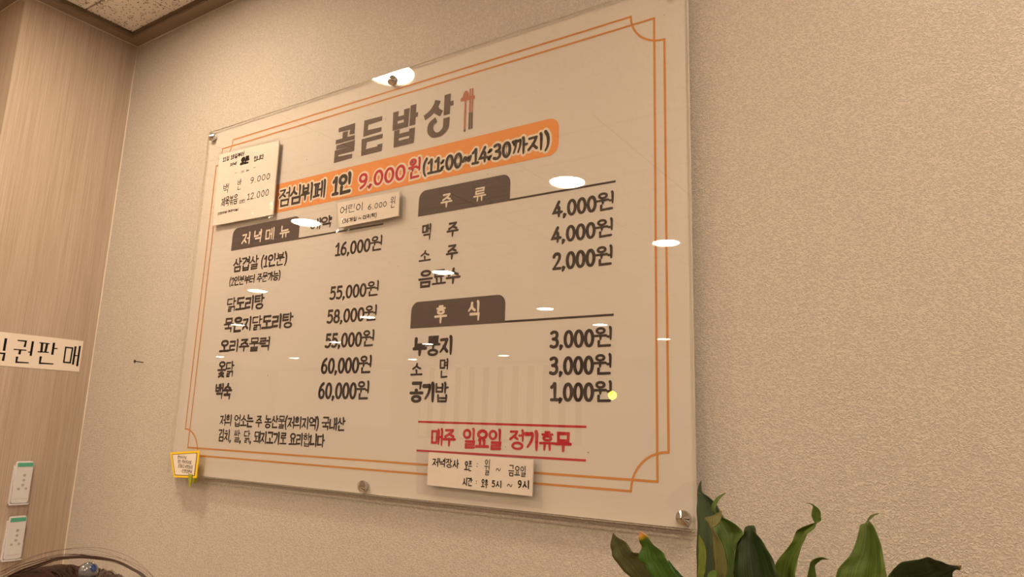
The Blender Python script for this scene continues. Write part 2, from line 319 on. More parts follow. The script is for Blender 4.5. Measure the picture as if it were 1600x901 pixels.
def ribbon(pts, wf, closed, cap):
    n = len(pts); L = []; Rr = []
    for i in range(n):
        a = pts[(i-1) % n] if (closed or i > 0) else None; c = pts[(i+1) % n] if (closed or i < n-1) else None; p = pts[i]
        d1 = (p[0]-a[0], p[1]-a[1]) if a else (c[0]-p[0], c[1]-p[1]); d2 = (c[0]-p[0], c[1]-p[1]) if c else d1
        l1 = math.hypot(*d1) or 1e-9; l2 = math.hypot(*d2) or 1e-9; n1 = (-d1[1]/l1, d1[0]/l1); n2 = (-d2[1]/l2, d2[0]/l2)
        mx, my = n1[0]+n2[0], n1[1]+n2[1]; q = math.hypot(mx, my) or 1e-9; mx /= q; my /= q
        co = max(.42, mx*n1[0]+my*n1[1]); w_ = wf(i/(n-1) if n > 1 else 0, (d1[0]/l1+d2[0]/l2, d1[1]/l1+d2[1]/l2))*.5/co
        L.append((p[0]+mx*w_, p[1]+my*w_)); Rr.append((p[0]-mx*w_, p[1]-my*w_))
    v = L+Rr; f = []
    for i in range(n if closed else n-1):
        j = (i+1) % n; f.append((i, n+i, n+j, j))
    if not closed and cap == 'round':
        for e, sgn in ((0, -1), (n-1, 1)):
            a, b = L[e], Rr[e]; cx, cy = (a[0]+b[0])/2, (a[1]+b[1])/2; r = math.hypot(a[0]-b[0], a[1]-b[1])/2; t0 = math.atan2(a[1]-cy, a[0]-cx); ids = [e]
            for k in range(1, 6):
                t = t0-sgn*PI*k/6; v.append((cx+r*math.cos(t), cy+r*math.sin(t))); ids.append(len(v)-1)
            ids.append(n+e); f.append(tuple(ids) if sgn < 0 else tuple(ids[::-1]))
    return v, f
def strokes(s, x0, z0, x1, z1, style, jit=0.0, raw=None):
    items = raw if raw else layout(s, .12 if style == 'hand' else .055)
    allp = [(x+p[0]) for x, st in items for _, pp in st for p in pp]; a, b = min(allp), max(allp); H = z1-z0
    if b-a < .12: a -= .06; b += .06
    sx = (x1-x0)/(b-a); out = []
    for x, st in items:
        jx, jy = random.uniform(-jit, jit)*H, random.uniform(-jit, jit)*H
        ns = sum(4 if k == 's' and len(pp) > 4 else 3 if k == 'c' else 1 for k, pp in st); ish = max([p[0] for _, pp in st for p in pp] or [0]) > .6
        fc = (1.06 if ns <= 3 else .92 if ns <= 5 else .78 if ns <= 7 else .62)*min(1.0, max(.72, 1.22*.96*sx/H)) if ish else (.78 if len(st) == 1 and len(st[0][1]) == 6 else 1.0)
        for k, pp in st:
            q = [(x0+(x+p[0]-a)*sx+jx+random.uniform(-jit, jit)*H*.5, z0+p[1]*H+jy+random.uniform(-jit, jit)*H*.5) for p in pp]
            if k == 'k': q = curve2(q, 5)
            out.append((k, q, fc))
    return out
def lettering(parent, M, lst, w, style, place, lift=0.0, name='lettering', extra=0.0):
    v = []; f = []
    w0 = w
    for i, (k, q, fc) in enumerate(lst):
        closed = k in ('o', 'c'); w = w0*fc
        if style == 'brush':
            dn = (not closed) and q[-1][1] < q[0][1] and abs(q[-1][1]-q[-2][1]) > abs(q[-1][0]-q[-2][0])
            if k == 's' and len(q) == 2: q = [(q[0][0]+(q[1][0]-q[0][0])*t, q[0][1]+(q[1][1]-q[0][1])*t) for t in (0, .12, .5, .88, 1)]
            if dn and len(q) == 5: q[0] = (q[0][0]-w*.22, q[0][1])
            wf = (lambda t, d: w*(1.04-.42*t*t)+extra) if dn else (lambda t, d: w*(.96+.08*abs(2*t-1))*(.84+.16*abs(d[1])/2)+extra)
        elif style == 'serif': wf = lambda t, d: w*(.52+.56*abs(d[1])/2)
        elif style == 'title': wf = lambda t, d: w*(.78+.46*abs(d[1])/2)
        else: wf = lambda t, d: w*(1.0-.12*t)
        vv, ff = ribbon(q, wf, closed, 'flat' if style in ('title', 'serif') else 'round')
        n = len(v); h = lift+(i % 23)*1.2e-5
        v += [place(x, z, h) for x, z in vv]; f += [tuple(a+n for a in g) for g in ff]
    return link(name, v, f, M, parent)
def on_board(x, z, h): return (x, -0.0004-h, z+Z0)

# ---------------------------------------------------------------- texts: (words, left, bottom, right, top on the sheet in metres, hand, stroke weight)
BANNER = [['점심뷔페', 0.3524, 0.7163, 0.5382, 0.7681, 'brush', 0.19],
 ['1인', 0.5607, 0.7163, 0.6305, 0.7692, 'brush', 0.19],
 ['9,000', 0.6556, 0.7197, 0.8095, 0.7615, 'brush', 0.19],
 ['원', 0.815, 0.7176, 0.8565, 0.767, 'brush', 0.19],
 ['(11:00~14:30까지)', 0.8619, 0.7189, 1.2033, 0.7584, 'brush', 0.19]]
DARK = [['예약', 0.4898, 0.6343, 0.5712, 0.6657, 'brush', 0.184],
 ['삼겹살', 0.1829, 0.5531, 0.2962, 0.5923, 'brush', 0.2],
 ['(1인분)', 0.3048, 0.5541, 0.4118, 0.5885, 'brush', 0.173],
 ['(2인분부터 주문가능)', 0.1747, 0.515, 0.3916, 0.54, 'brush', 0.17],
 ['16,000원', 0.5906, 0.5558, 0.7498, 0.5918, 'brush', 0.184],
 ['닭도리탕', 0.1736, 0.4415, 0.3372, 0.4814, 'brush', 0.2],
 ['55,000원', 0.5838, 0.4467, 0.7486, 0.4821, 'brush', 0.184],
 ['묵은지닭도리탕', 0.1694, 0.3847, 0.4591, 0.4241, 'brush', 0.2],
 ['58,000원', 0.5807, 0.3882, 0.7478, 0.4245, 'brush', 0.184],
 ['오리주물럭', 0.1621, 0.3293, 0.3754, 0.3654, 'brush', 0.2],
 ['55,000원', 0.581, 0.3286, 0.7452, 0.3662, 'brush', 0.184],
 ['옻닭', 0.1628, 0.2626, 0.2394, 0.3055, 'brush', 0.2],
 ['60,000원', 0.575, 0.2669, 0.7427, 0.3071, 'brush', 0.184],
 ['백숙', 0.1636, 0.2038, 0.24, 0.2459, 'brush', 0.2],
 ['60,000원', 0.5724, 0.2073, 0.7408, 0.2487, 'brush', 0.184],
 ['저희 업소는 주 농산물(저희지역) 국내산', 0.1989, 0.1343, 0.6731, 0.1648, 'brush', 0.165],
 ['김치, 쌀, 닭, 돼지고기로 요리합니다', 0.1992, 0.0943, 0.6095, 0.1258, 'brush', 0.165],
 ['맥', 0.8696, 0.562, 0.8988, 0.6002, 'brush', 0.184],
 ['주', 0.9417, 0.5612, 0.977, 0.5961, 'brush', 0.184],
 ['소', 0.8657, 0.5124, 0.902, 0.5404, 'brush', 0.184],
 ['주', 0.9431, 0.5097, 0.9782, 0.5448, 'brush', 0.184],
 ['음료수', 0.8674, 0.4548, 0.9882, 0.4923, 'brush', 0.184],
 ['4,000원', 1.2124, 0.569, 1.3484, 0.605, 'brush', 0.189],
 ['4,000원', 1.2108, 0.5163, 1.3468, 0.5518, 'brush', 0.189],
 ['2,000원', 1.2145, 0.461, 1.3463, 0.4986, 'brush', 0.189],
 ['누룽지', 0.863, 0.3015, 0.9745, 0.3433, 'brush', 0.2],
 ['소', 0.8609, 0.2575, 0.8963, 0.2875, 'brush', 0.184],
 ['면', 0.9404, 0.2525, 0.9672, 0.2941, 'brush', 0.184],
 ['공기밥', 0.861, 0.2021, 0.972, 0.2442, 'brush', 0.2],
 ['3,000원', 1.2123, 0.307, 1.3458, 0.3436, 'brush', 0.189],
 ['3,000원', 1.2123, 0.256, 1.3455, 0.2934, 'brush', 0.189],
 ['1,000원', 1.2156, 0.2064, 1.3463, 0.2439, 'brush', 0.189]]
CREAMT = [['저', 0.2099, 0.628, 0.2469, 0.664, 'brush', 0.16],
 ['녁', 0.2632, 0.628, 0.2962, 0.664, 'brush', 0.16],
 ['메', 0.3121, 0.628, 0.3496, 0.664, 'brush', 0.16],
 ['뉴', 0.3706, 0.628, 0.4121, 0.664, 'brush', 0.16],
 ['주', 0.9207, 0.6316, 0.9551, 0.6653, 'brush', 0.16],
 ['류', 1.0117, 0.6314, 1.0476, 0.6649, 'brush', 0.16],
 ['후', 0.92, 0.3705, 0.9565, 0.4104, 'brush', 0.16],
 ['식', 1.0103, 0.3712, 1.0431, 0.4128, 'brush', 0.16]]
REDT = [['매주', 0.9281, 0.1123, 0.9955, 0.1491, 'brush', 0.185],
 ['일요일', 1.0116, 0.1106, 1.109, 0.1505, 'brush', 0.185],
 ['정기휴무', 1.125, 0.113, 1.2656, 0.1509, 'brush', 0.185]]
N1 = [['11월 18일부터', 0.096, 0.8913, 0.1948, 0.9059, 'hand', 0.18],
 ['저녁', 0.1332, 0.8687, 0.1639, 0.8807, 'hand', 0.216],
 ['오픈', 0.1812, 0.8647, 0.2237, 0.8876, 'hand', 0.36],
 ['합니다', 0.2416, 0.8643, 0.2865, 0.8805, 'hand', 0.18],
 ['-', 0.16, 0.8426, 0.1723, 0.8481, 'hand', 0.144],
 ['메 뉴', 0.1898, 0.8393, 0.2272, 0.8479, 'hand', 0.18],
 ['-', 0.245, 0.8428, 0.255, 0.8505, 'hand', 0.144],
 ['백', 0.1141, 0.7902, 0.1389, 0.8191, 'hand', 0.108],
 ['반', 0.1793, 0.79, 0.1987, 0.8224, 'hand', 0.108],
 ['9.000', 0.2377, 0.8007, 0.3216, 0.8198, 'hand', 0.126],
 ['제육볶음', 0.1107, 0.7502, 0.19, 0.7782, 'hand', 0.144],
 ['(2인)', 0.1966, 0.7488, 0.222, 0.7581, 'hand', 0.18],
 ['12.000', 0.2304, 0.7531, 0.3237, 0.7735, 'hand', 0.126],
 ['(2인이상 주문가능)', 0.101, 0.7285, 0.1971, 0.7356, 'hand', 0.216]]
N2 = [['어린이', 0.6099, 0.6587, 0.687, 0.6791, 'hand', 0.108],
 ['6.000', 0.7063, 0.6563, 0.7667, 0.6707, 'hand', 0.144],
 ['원', 0.7772, 0.6507, 0.794, 0.678, 'hand', 0.126],
 ['(36개월 ~ 미취학)', 0.6216, 0.6341, 0.7367, 0.6456, 'hand', 0.18]]
N3 = [['저녁장사', 0.9452, 0.0711, 1.0155, 0.0888, 'hand', 0.159],
 ['오픈', 1.028, 0.0677, 1.0488, 0.0874, 'hand', 0.187],
 [':', 1.0586, 0.0744, 1.0616, 0.0881, 'hand', 0.144],
 ['월', 1.0754, 0.0619, 1.0908, 0.092, 'hand', 0.129],
 ['~', 1.1055, 0.0686, 1.1169, 0.0825, 'hand', 0.144],
 ['금요일', 1.134, 0.0644, 1.1739, 0.0845, 'hand', 0.144],
 ['시간', 1.0256, 0.0391, 1.0508, 0.055, 'hand', 0.172],
 [':', 1.0577, 0.0425, 1.0611, 0.0537, 'hand', 0.172],
 ['오후', 1.0704, 0.0379, 1.0887, 0.0549, 'hand', 0.172],
 ['5시', 1.0962, 0.041, 1.1191, 0.0545, 'hand', 0.187],
 ['~', 1.132, 0.0406, 1.1446, 0.0556, 'hand', 0.144],
 ['9시', 1.1566, 0.0435, 1.1818, 0.0587, 'hand', 0.187]]
N4 = [['윤여사님', 0.059, 0.0435, 0.101, 0.0525, 'hand', 0.12],
 ['생신 축하드려요', 0.062, 0.0315, 0.127, 0.0405, 'hand', 0.12],
 ['존경하고 사랑합니다', 0.067, 0.0195, 0.134, 0.0285, 'hand', 0.12],
 ['-진호정은이', 0.083, 0.0075, 0.133, 0.0165, 'hand', 0.12]]
LEAVES = [
 ('brown', 0.006, [[1.4431,-0.2,0.9609,1.4442,-0.2,0.9601],[1.4407,-0.2011,0.9484,1.4548,-0.2078,0.9559],[1.4418,-0.2022,0.9398,1.4712,-0.2156,0.9533],[1.4438,-0.2033,0.9332,1.4795,-0.2233,0.9474],[1.451,-0.2078,0.9259,1.4882,-0.2278,0.9431],[1.4639,-0.2122,0.9153,1.5041,-0.2322,0.9413],[1.4785,-0.2167,0.9085,1.5133,-0.2367,0.9267],[1.503,-0.2211,0.8919,1.5338,-0.2411,0.9076],[1.5493,-0.2256,0.8599,1.578,-0.2456,0.8762],[1.6085,-0.23,0.8222,1.6267,-0.25,0.8377]]),
 ('tip', 0.01, [[1.501,-0.24,0.9734,1.5024,-0.24,0.9727],[1.4996,-0.2378,0.9655,1.5118,-0.2458,0.9709],[1.501,-0.2356,0.9588,1.5206,-0.2516,0.9675],[1.5024,-0.2335,0.952,1.531,-0.2575,0.9596],[1.4999,-0.2353,0.942,1.544,-0.2593,0.9526],[1.5025,-0.2371,0.9343,1.549,-0.2611,0.9463],[1.5106,-0.2389,0.9315,1.5548,-0.2629,0.9387],[1.515,-0.2407,0.9242,1.5614,-0.2647,0.9328],[1.522,-0.2425,0.9157,1.5687,-0.2665,0.9256],[1.5437,-0.2444,0.8938,1.5864,-0.2684,0.908],[1.5902,-0.2462,0.8596,1.6142,-0.2702,0.8723],[1.6298,-0.248,0.8306,1.6445,-0.272,0.8427]]),
 ('blue', 0.004, [[1.534,-0.22,0.9368,1.5357,-0.22,0.9362],[1.5371,-0.226,0.9307,1.5451,-0.226,0.9301],[1.5402,-0.232,0.9247,1.556,-0.232,0.9235],[1.5459,-0.238,0.9167,1.5684,-0.238,0.9174],[1.5734,-0.244,0.8866,1.5902,-0.244,0.893],[1.623,-0.25,0.8442,1.6309,-0.25,0.8493]]),
 ('dark', 0.012, [[1.5406,-0.1,1.0366,1.5413,-0.1,1.0361],[1.5399,-0.1077,1.0295,1.546,-0.1144,1.0284],[1.5409,-0.1154,1.0207,1.5526,-0.1287,1.0214],[1.5434,-0.1231,1.0168,1.5676,-0.1431,1.0171],[1.5459,-0.1308,1.0084,1.5791,-0.1508,1.0098],[1.5483,-0.1385,0.9984,1.5885,-0.1585,0.9999],[1.5512,-0.1462,0.986,1.5985,-0.1662,0.9904],[1.5535,-0.1538,0.9694,1.6065,-0.1738,0.9752],[1.5553,-0.1615,0.9489,1.6109,-0.1815,0.9576],[1.5575,-0.1692,0.929,1.6108,-0.1892,0.9367],[1.5598,-0.1769,0.9111,1.6093,-0.1969,0.9192],[1.5701,-0.1846,0.8755,1.6148,-0.2046,0.886],[1.5973,-0.1923,0.8342,1.6239,-0.2123,0.8434],[1.6192,-0.2,0.8021,1.6329,-0.22,0.8099]]),
 ('mid', 0.002, [[1.598,-0.17,1.0267,1.5989,-0.17,1.0263],[1.5876,-0.1714,1.0204,1.594,-0.1748,1.0211],[1.5825,-0.1729,1.0133,1.59,-0.1795,1.0139],[1.5802,-0.1743,1.0072,1.5891,-0.1843,1.0078],[1.5814,-0.1757,1.0023,1.5895,-0.1857,1.0021],[1.5853,-0.1771,0.9977,1.592,-0.1871,0.9982],[1.5883,-0.1786,0.9905,1.5949,-0.1886,0.992],[1.5912,-0.18,0.9825,1.5986,-0.19,0.9842]]),
 ('light', 0.014, [[1.601,-0.2,1.0071,1.6023,-0.2,1.006],[1.5963,-0.198,1.0003,1.6038,-0.2067,1.0017],[1.5921,-0.196,0.9957,1.6087,-0.2133,0.9986],[1.5887,-0.194,0.9902,1.6207,-0.22,0.9963],[1.5875,-0.196,0.9845,1.6285,-0.222,0.9925],[1.5889,-0.198,0.9799,1.6346,-0.224,0.9878],[1.5938,-0.2,0.9748,1.6383,-0.226,0.9829],[1.5986,-0.202,0.9698,1.6346,-0.228,0.9765],[1.6032,-0.204,0.9625,1.6301,-0.23,0.9692],[1.6074,-0.206,0.9544,1.6288,-0.232,0.9592],[1.6099,-0.208,0.9446,1.6283,-0.234,0.9494],[1.6106,-0.21,0.9347,1.6278,-0.236,0.9389],[1.6093,-0.212,0.923,1.6273,-0.238,0.9278],[1.6135,-0.214,0.8875,1.6309,-0.24,0.8949],[1.6225,-0.216,0.8439,1.6364,-0.242,0.8521],[1.6285,-0.218,0.8122,1.6398,-0.244,0.8209]]),
 ('pale', 0.004, [[1.6123,-0.235,1.0095,1.6131,-0.235,1.0088],[1.6016,-0.2361,1.0022,1.6133,-0.2374,1.0042],[1.5918,-0.2371,0.9986,1.6131,-0.2398,0.9997],[1.5937,-0.2382,0.9945,1.6125,-0.2422,0.9951],[1.5965,-0.2393,0.9901,1.6094,-0.2433,0.9918],[1.5993,-0.2404,0.9866,1.6047,-0.2444,0.9883],[1.6016,-0.2414,0.9814,1.6074,-0.2454,0.9824],[1.6022,-0.2425,0.9737,1.6125,-0.2465,0.9753],[1.6032,-0.2436,0.9662,1.6167,-0.2476,0.9682],[1.6037,-0.2446,0.9571,1.6201,-0.2486,0.9595],[1.6042,-0.2457,0.9472,1.6221,-0.2497,0.95],[1.6052,-0.2468,0.9375,1.6226,-0.2508,0.9403],[1.6061,-0.2479,0.9279,1.6211,-0.2519,0.9297],[1.6161,-0.2489,0.8942,1.6268,-0.2529,0.8965],[1.631,-0.25,0.8529,1.6368,-0.254,0.8548]]),
 ('olive', 0.004, [[1.5838,-0.24,0.977,1.5846,-0.24,0.9763],[1.5841,-0.2429,0.9655,1.5924,-0.2462,0.9684],[1.5849,-0.2457,0.9565,1.5968,-0.2524,0.9603],[1.5853,-0.2486,0.9445,1.5986,-0.2586,0.9474],[1.5857,-0.2514,0.9356,1.5985,-0.2614,0.9379],[1.5869,-0.2543,0.9255,1.5984,-0.2643,0.9278],[1.5986,-0.2571,0.8929,1.6099,-0.2671,0.8965],[1.626,-0.26,0.847,1.6336,-0.27,0.8507]]),
 ('mid', 0.004, [[1.6094,-0.26,0.9399,1.6102,-0.26,0.9393],[1.6044,-0.262,0.9373,1.6135,-0.2653,0.9389],[1.6025,-0.264,0.9335,1.6159,-0.2707,0.9355],[1.603,-0.266,0.9279,1.6166,-0.276,0.9298],[1.6126,-0.268,0.897,1.6236,-0.278,0.9005],[1.6336,-0.27,0.8507,1.6411,-0.28,0.8543]]),
 ('dark', 0.016, [[1.6426,-0.22,0.9921,1.6498,-0.22,0.9932],[1.6384,-0.2196,0.9901,1.653,-0.2276,0.9915],[1.6373,-0.2193,0.986,1.656,-0.2353,0.9887],[1.6363,-0.2189,0.9812,1.6595,-0.2429,0.9864],[1.631,-0.2212,0.9746,1.6645,-0.2452,0.9815],[1.6283,-0.2235,0.9683,1.6695,-0.2475,0.9763],[1.6275,-0.2258,0.9607,1.6744,-0.2498,0.9697],[1.6271,-0.2282,0.9516,1.6795,-0.2522,0.9618],[1.6271,-0.2305,0.9411,1.6838,-0.2545,0.9524],[1.6274,-0.2328,0.9285,1.6883,-0.2568,0.941],[1.6299,-0.2351,0.9088,1.6896,-0.2591,0.923],[1.6344,-0.2374,0.8801,1.6817,-0.2614,0.8925],[1.6402,-0.2397,0.8451,1.6634,-0.2637,0.8548],[1.6438,-0.242,0.8176,1.6542,-0.266,0.8258]]),
 ('split', 0.024, [[1.7263,-0.24,1.0055,1.727,-0.24,1.0052],[1.7171,-0.2361,1.0017,1.7278,-0.2454,1.0021],[1.7095,-0.2322,0.9976,1.7248,-0.2509,0.998],[1.7034,-0.2283,0.9929,1.7214,-0.2563,0.9945],[1.7003,-0.2291,0.9866,1.7184,-0.2571,0.9886],[1.6987,-0.2298,0.9806,1.7154,-0.2578,0.9818],[1.6917,-0.2306,0.9709,1.7131,-0.2586,0.9745],[1.6841,-0.2314,0.9619,1.7101,-0.2594,0.9657],[1.6794,-0.2322,0.9533,1.7088,-0.2602,0.957],[1.6769,-0.2329,0.9434,1.7071,-0.2609,0.9484],[1.6744,-0.2337,0.9328,1.7059,-0.2617,0.9399],[1.665,-0.2345,0.8992,1.6926,-0.2625,0.9071],[1.6546,-0.2352,0.8539,1.6723,-0.2632,0.8633],[1.649,-0.236,0.8172,1.6595,-0.264,0.8264]]),
 ('mid', 0.004, [[1.7176,-0.24,1.028,1.7186,-0.24,1.0273],[1.7219,-0.24,1.0269,1.7244,-0.242,1.0272],[1.7247,-0.24,1.0249,1.728,-0.244,1.0254],[1.7245,-0.24,1.0219,1.7321,-0.246,1.023],[1.7233,-0.24,1.0181,1.7341,-0.246,1.0191],[1.723,-0.24,1.0144,1.7342,-0.246,1.0144],[1.724,-0.24,1.01,1.7343,-0.246,1.0097],[1.726,-0.24,1.0066,1.7299,-0.246,1.0067],[1.7263,-0.24,1.0051,1.7281,-0.246,1.0051]]),
 ('mid', 0.004, [[1.7251,-0.16,0.9539,1.7254,-0.16,0.9536],[1.7173,-0.1611,0.9555,1.7184,-0.1591,0.9528],[1.7106,-0.1622,0.9534,1.7143,-0.1582,0.9502],[1.706,-0.1633,0.9506,1.7101,-0.1573,0.9464],[1.7037,-0.1644,0.9466,1.7082,-0.1584,0.9432],[1.7016,-0.1656,0.9379,1.7085,-0.1596,0.9364],[1.6995,-0.1667,0.9285,1.7091,-0.1607,0.9281],[1.6897,-0.1678,0.8949,1.6993,-0.1618,0.8953],[1.6603,-0.1689,0.8405,1.6661,-0.1629,0.8402],[1.6392,-0.17,0.7986,1.6408,-0.164,0.7975]]),
 ('stripe', 0.016, [[1.7902,-0.2,1.0191,1.7908,-0.2,1.0186],[1.7837,-0.1987,1.0168,1.7867,-0.2067,1.0167],[1.7794,-0.1973,1.0127,1.7839,-0.2133,1.0137],[1.7782,-0.196,1.0099,1.7825,-0.22,1.0117],[1.7754,-0.1987,1.0062,1.7841,-0.2227,1.0106],[1.7707,-0.2013,1.0037,1.787,-0.2253,1.0075],[1.7693,-0.204,0.9972,1.7909,-0.228,1.0011],[1.7667,-0.2067,0.9884,1.7937,-0.2307,0.9931],[1.7634,-0.2093,0.9788,1.7958,-0.2333,0.9846],[1.7583,-0.212,0.9684,1.7974,-0.236,0.9747],[1.7505,-0.2147,0.9591,1.7991,-0.2387,0.9663],[1.7457,-0.2173,0.9523,1.7996,-0.2413,0.9599],[1.7428,-0.22,0.9422,1.7988,-0.244,0.952],[1.7304,-0.2227,0.9108,1.7818,-0.2467,0.9209],[1.7003,-0.2253,0.8672,1.7333,-0.2493,0.8761],[1.6661,-0.228,0.8258,1.683,-0.252,0.8336]]),
 ('darktip', 0.012, [[1.8703,-0.2,0.9704,1.8711,-0.2,0.9695],[1.8681,-0.208,0.9706,1.8692,-0.1993,0.9651],[1.8641,-0.216,0.9716,1.8659,-0.1987,0.9652],[1.8585,-0.224,0.9735,1.8622,-0.198,0.9619],[1.8539,-0.2267,0.9756,1.8609,-0.2007,0.9553],[1.8481,-0.2293,0.9772,1.8564,-0.2033,0.9476],[1.8417,-0.232,0.9802,1.8505,-0.206,0.9405],[1.8355,-0.2347,0.9777,1.844,-0.2087,0.9345],[1.8269,-0.2373,0.9754,1.8363,-0.2113,0.9284],[1.8162,-0.24,0.9727,1.8246,-0.214,0.9204],[1.8098,-0.2427,0.9668,1.8168,-0.2167,0.9142],[1.8046,-0.2453,0.9604,1.8071,-0.2193,0.9077],[1.7979,-0.248,0.9518,1.7985,-0.222,0.9007],[1.7693,-0.2507,0.9217,1.7745,-0.2247,0.887],[1.7202,-0.2533,0.8732,1.7216,-0.2273,0.8574],[1.6801,-0.256,0.8285,1.6789,-0.23,0.8189]])]

# ================================================================ THE SETTING
XC = -0.553; YW = 0.02; ZC = Z0+1.482; ZT = Z0+1.4624
def struct(name, vf, mats, **k):
    mb = MB(); [mb.add(*a) if isinstance(a, tuple) and isinstance(a[1], int) else mb.add(a) for a in vf]
    return mb.build(name, mats, kind='structure', **k)
struct('floor', [box(-14, -11.2, -0.1, 4, 0.12, 0)], FLOOR)
struct('wall_back', [box(XC, YW, 0, 4, 0.14, ZC+0.1)], WALL)
struct('wall_left', [prism([(-14, -0.345), (XC, -0.345), (XC, 0.14), (-14, 0.14)], 0, ZC+0.1)], LAM)
struct('wall_far', [box(-14, -11.32, 0, 4, -11.2, ZC+0.1)], PLAIN)
struct('wall_right', [box(4, -11.32, 0, 4.12, 0.14, ZC+0.1)], PLAIN)
struct('wall_end', [box(-14.12, -11.32, 0, -14, 0.14, ZC+0.1)], PLAIN)
# crown moulding: mitred lengths, each with a thinner dark inner lip and a pale bead of caulk on the wall
def crown(name, pts, inner, lip):
    return struct(name, [(prism([pts[0], pts[1], inner[1], inner[0]], ZT, ZC+0.02), 0), (prism([inner[0], inner[1], lip[1], lip[0]], ZT+0.010, ZC+0.02), 1)], [BROWN, BROWND])
d1, d2 = 0.043, 0.050
crown('trim_1', [(XC, YW), (4, YW)], [(XC+d1, YW-d1), (4, YW-d1)], [(XC+d2, YW-d2), (4, YW-d2)])
crown('trim_2', [(XC, -0.345), (XC, YW)], [(XC+d1, -0.345-d1), (XC+d1, YW-d1)], [(XC+d2, -0.345-d2), (XC+d2, YW-d2)])
crown('trim_3', [(-14, -0.345), (XC, -0.345)], [(-14, -0.345-d1), (XC+d1, -0.345-d1)], [(-14, -0.345-d2), (XC+d2, -0.345-d2)])
cb = 0.0022
struct('trim_4', [box(XC, YW-cb, ZT-cb, 4, YW, ZT)], CAULK)
struct('trim_5', [box(XC, -0.345, ZT-cb, XC+cb, YW-cb, ZT)], CAULK)
struct('trim_6', [box(-14, -0.345-cb, ZT-cb, XC+cb, -0.345, ZT)], CAULK)
struct('trim_7', [prism([(XC, YW), (XC, YW-0.0022), (XC+0.0022, YW)], 0, ZT-cb)], CAULK)
# ceiling: joined far field, separate acoustic tiles where the photograph shows them
JX = [-0.553, -0.253, 0.347, 0.947, 1.547, 2.147, 2.747]; JY = [0.02, -0.187, -0.487, -0.787, -1.087, -1.387]
ceil = struct('ceiling', [(box(XC, -1.387, ZC+0.014, 2.747, 0.02, ZC+0.04), 1), (box(2.747, -1.387, ZC, 4, 0.14, ZC+0.04), 0), (box(-14, -11.2, ZC, 4, -1.387, ZC+0.04), 0), (box(-14, -1.387, ZC, XC, -0.3, ZC+0.04), 0)], [TILEF, GAP])
g = 0.0032
for i in range(len(JX)-1):
    for j in range(len(JY)-1):
        t = MB().add(box(JX[i]+g*.5, JY[j+1]+g, ZC, JX[i+1]-g*.5, JY[j]-g, ZC+0.014)).build('ceiling_tile', TILE, ceil)

# ================================================================ CEILING DOWNLIGHTS (the ones the acrylic mirrors)
def make_downlight(lbl):
    t = thing('downlight', lbl, 'ceiling light', (0, 0, 0), 'round ceiling downlights')
    link('trim_ring', *lathe([(0.115, 0), (0.115, -0.006), (0.098, -0.009), (0.093, -0.003), (0.093, 0)], 32), LRING, t)
    link('lamp_lens', *lathe([(0.092, -0.0035), (0.092, -0.0045)], 32), LENS, t, label='glowing round lens')
    return t
LP = [(0.1002, -2.0602), (0.1037, -3.508), (-1.999, -3.6003), (-2.1558, -5.6337), (-1.8552, -1.9308), (-4.4038, -3.4798), (-4.6101, -5.3173), (-7.0222, -5.1351),
      (-7.2528, -7.2232), (-5.8366, -7.9667), (-2.1308, -6.9796), (-1.9095, -8.6), (-5.6313, -9.9603), (-12.1929, -8.4377), (-10.5983, -9.1511), (-8.0265, -10.1053),
      (0.095, -0.655), (2.25, -0.80), (2.25, -2.05), (2.25, -3.5), (0.1, -5.4), (2.25, -5.4), (-4.3, -1.9), (-6.9, -3.3)]
DLAB = {0: 'round ceiling downlight mirrored largest on the board, beside the heading rule of the right column', 1: 'round ceiling downlight mirrored across the right border lines of the board',
        2: 'round ceiling downlight mirrored over the third drink name', 4: 'round ceiling downlight mirrored beside the dark heading tab of the left column', 16: 'round ceiling downlight nearest the wall, mirrored at the top edge of the board',
        5: 'round ceiling downlight mirrored under the small bracketed line of the left column', 3: 'round ceiling downlight mirrored above the rule of the lower right heading'}
dl = make_downlight('round recessed white ceiling downlight glowing warm')
for i, (x, y) in enumerate(LP):
    if i == 0: r = dl
    else:
        r = dl.copy(); C.objects.link(r)
        for ch in [c for c in dl.children]:
            c = ch.copy(); C.objects.link(c); c.parent = r
    r.location = (x, y, ZC)
    r['label'] = DLAB.get(i, 'round ceiling downlight that the board mirrors only as a tiny glint or not at all')

# far side of the room, mirrored faintly in the acrylic
wn = struct('window_1', [box(-13.6, -11.2, 1.0, -9.6, -11.17, 2.33)], mat('window_daylight_frosted', srgb(225, 228, 235), 0.3))
struct('window_2', [box(-8.7, -11.2, 0.8, -4.6, -11.18, 2.38)], mat('dim_window_glass', srgb(128, 116, 104), 0.25))
bl = thing('vertical_blind', 'pale vertical fabric blind on the far window', 'blind', (-6.6, -11.1, 2.36))
BLM = mat('blind_fabric', srgb(226, 214, 200), 0.9)
MB().add(box(-8.7, -11.12, 2.34, -4.6, -11.06, 2.38)).build('head_rail', WPLA, bl)
sl = None
for i in range(11):
    x = -8.6+i*0.37
    MB().add(box(x, -11.10, 0.85, x+0.21, -11.095, 2.34)).build('blind_slat', BLM, bl)
pl = thing('pendant_lamp', 'small pendant lamp with yellow glowing bulb and thin wire cage', 'lamp', (-1.49, -6.0, 1.45))
link('cord', *tube([(-1.49, -6, ZC), (-1.49, -6, 1.62)], 0.004), BLACK, pl)
link('bulb', *lathe([(0.004, 0.0), (0.035, -0.015), (0.05, -0.05), (0.035, -0.085), (0.004, -0.1)], 20, (-1.49, -6, 1.53)), emis('yellow_bulb', (1, 0.78, 0.06), 4), pl, label='yellow glowing bulb')
cg = MB()
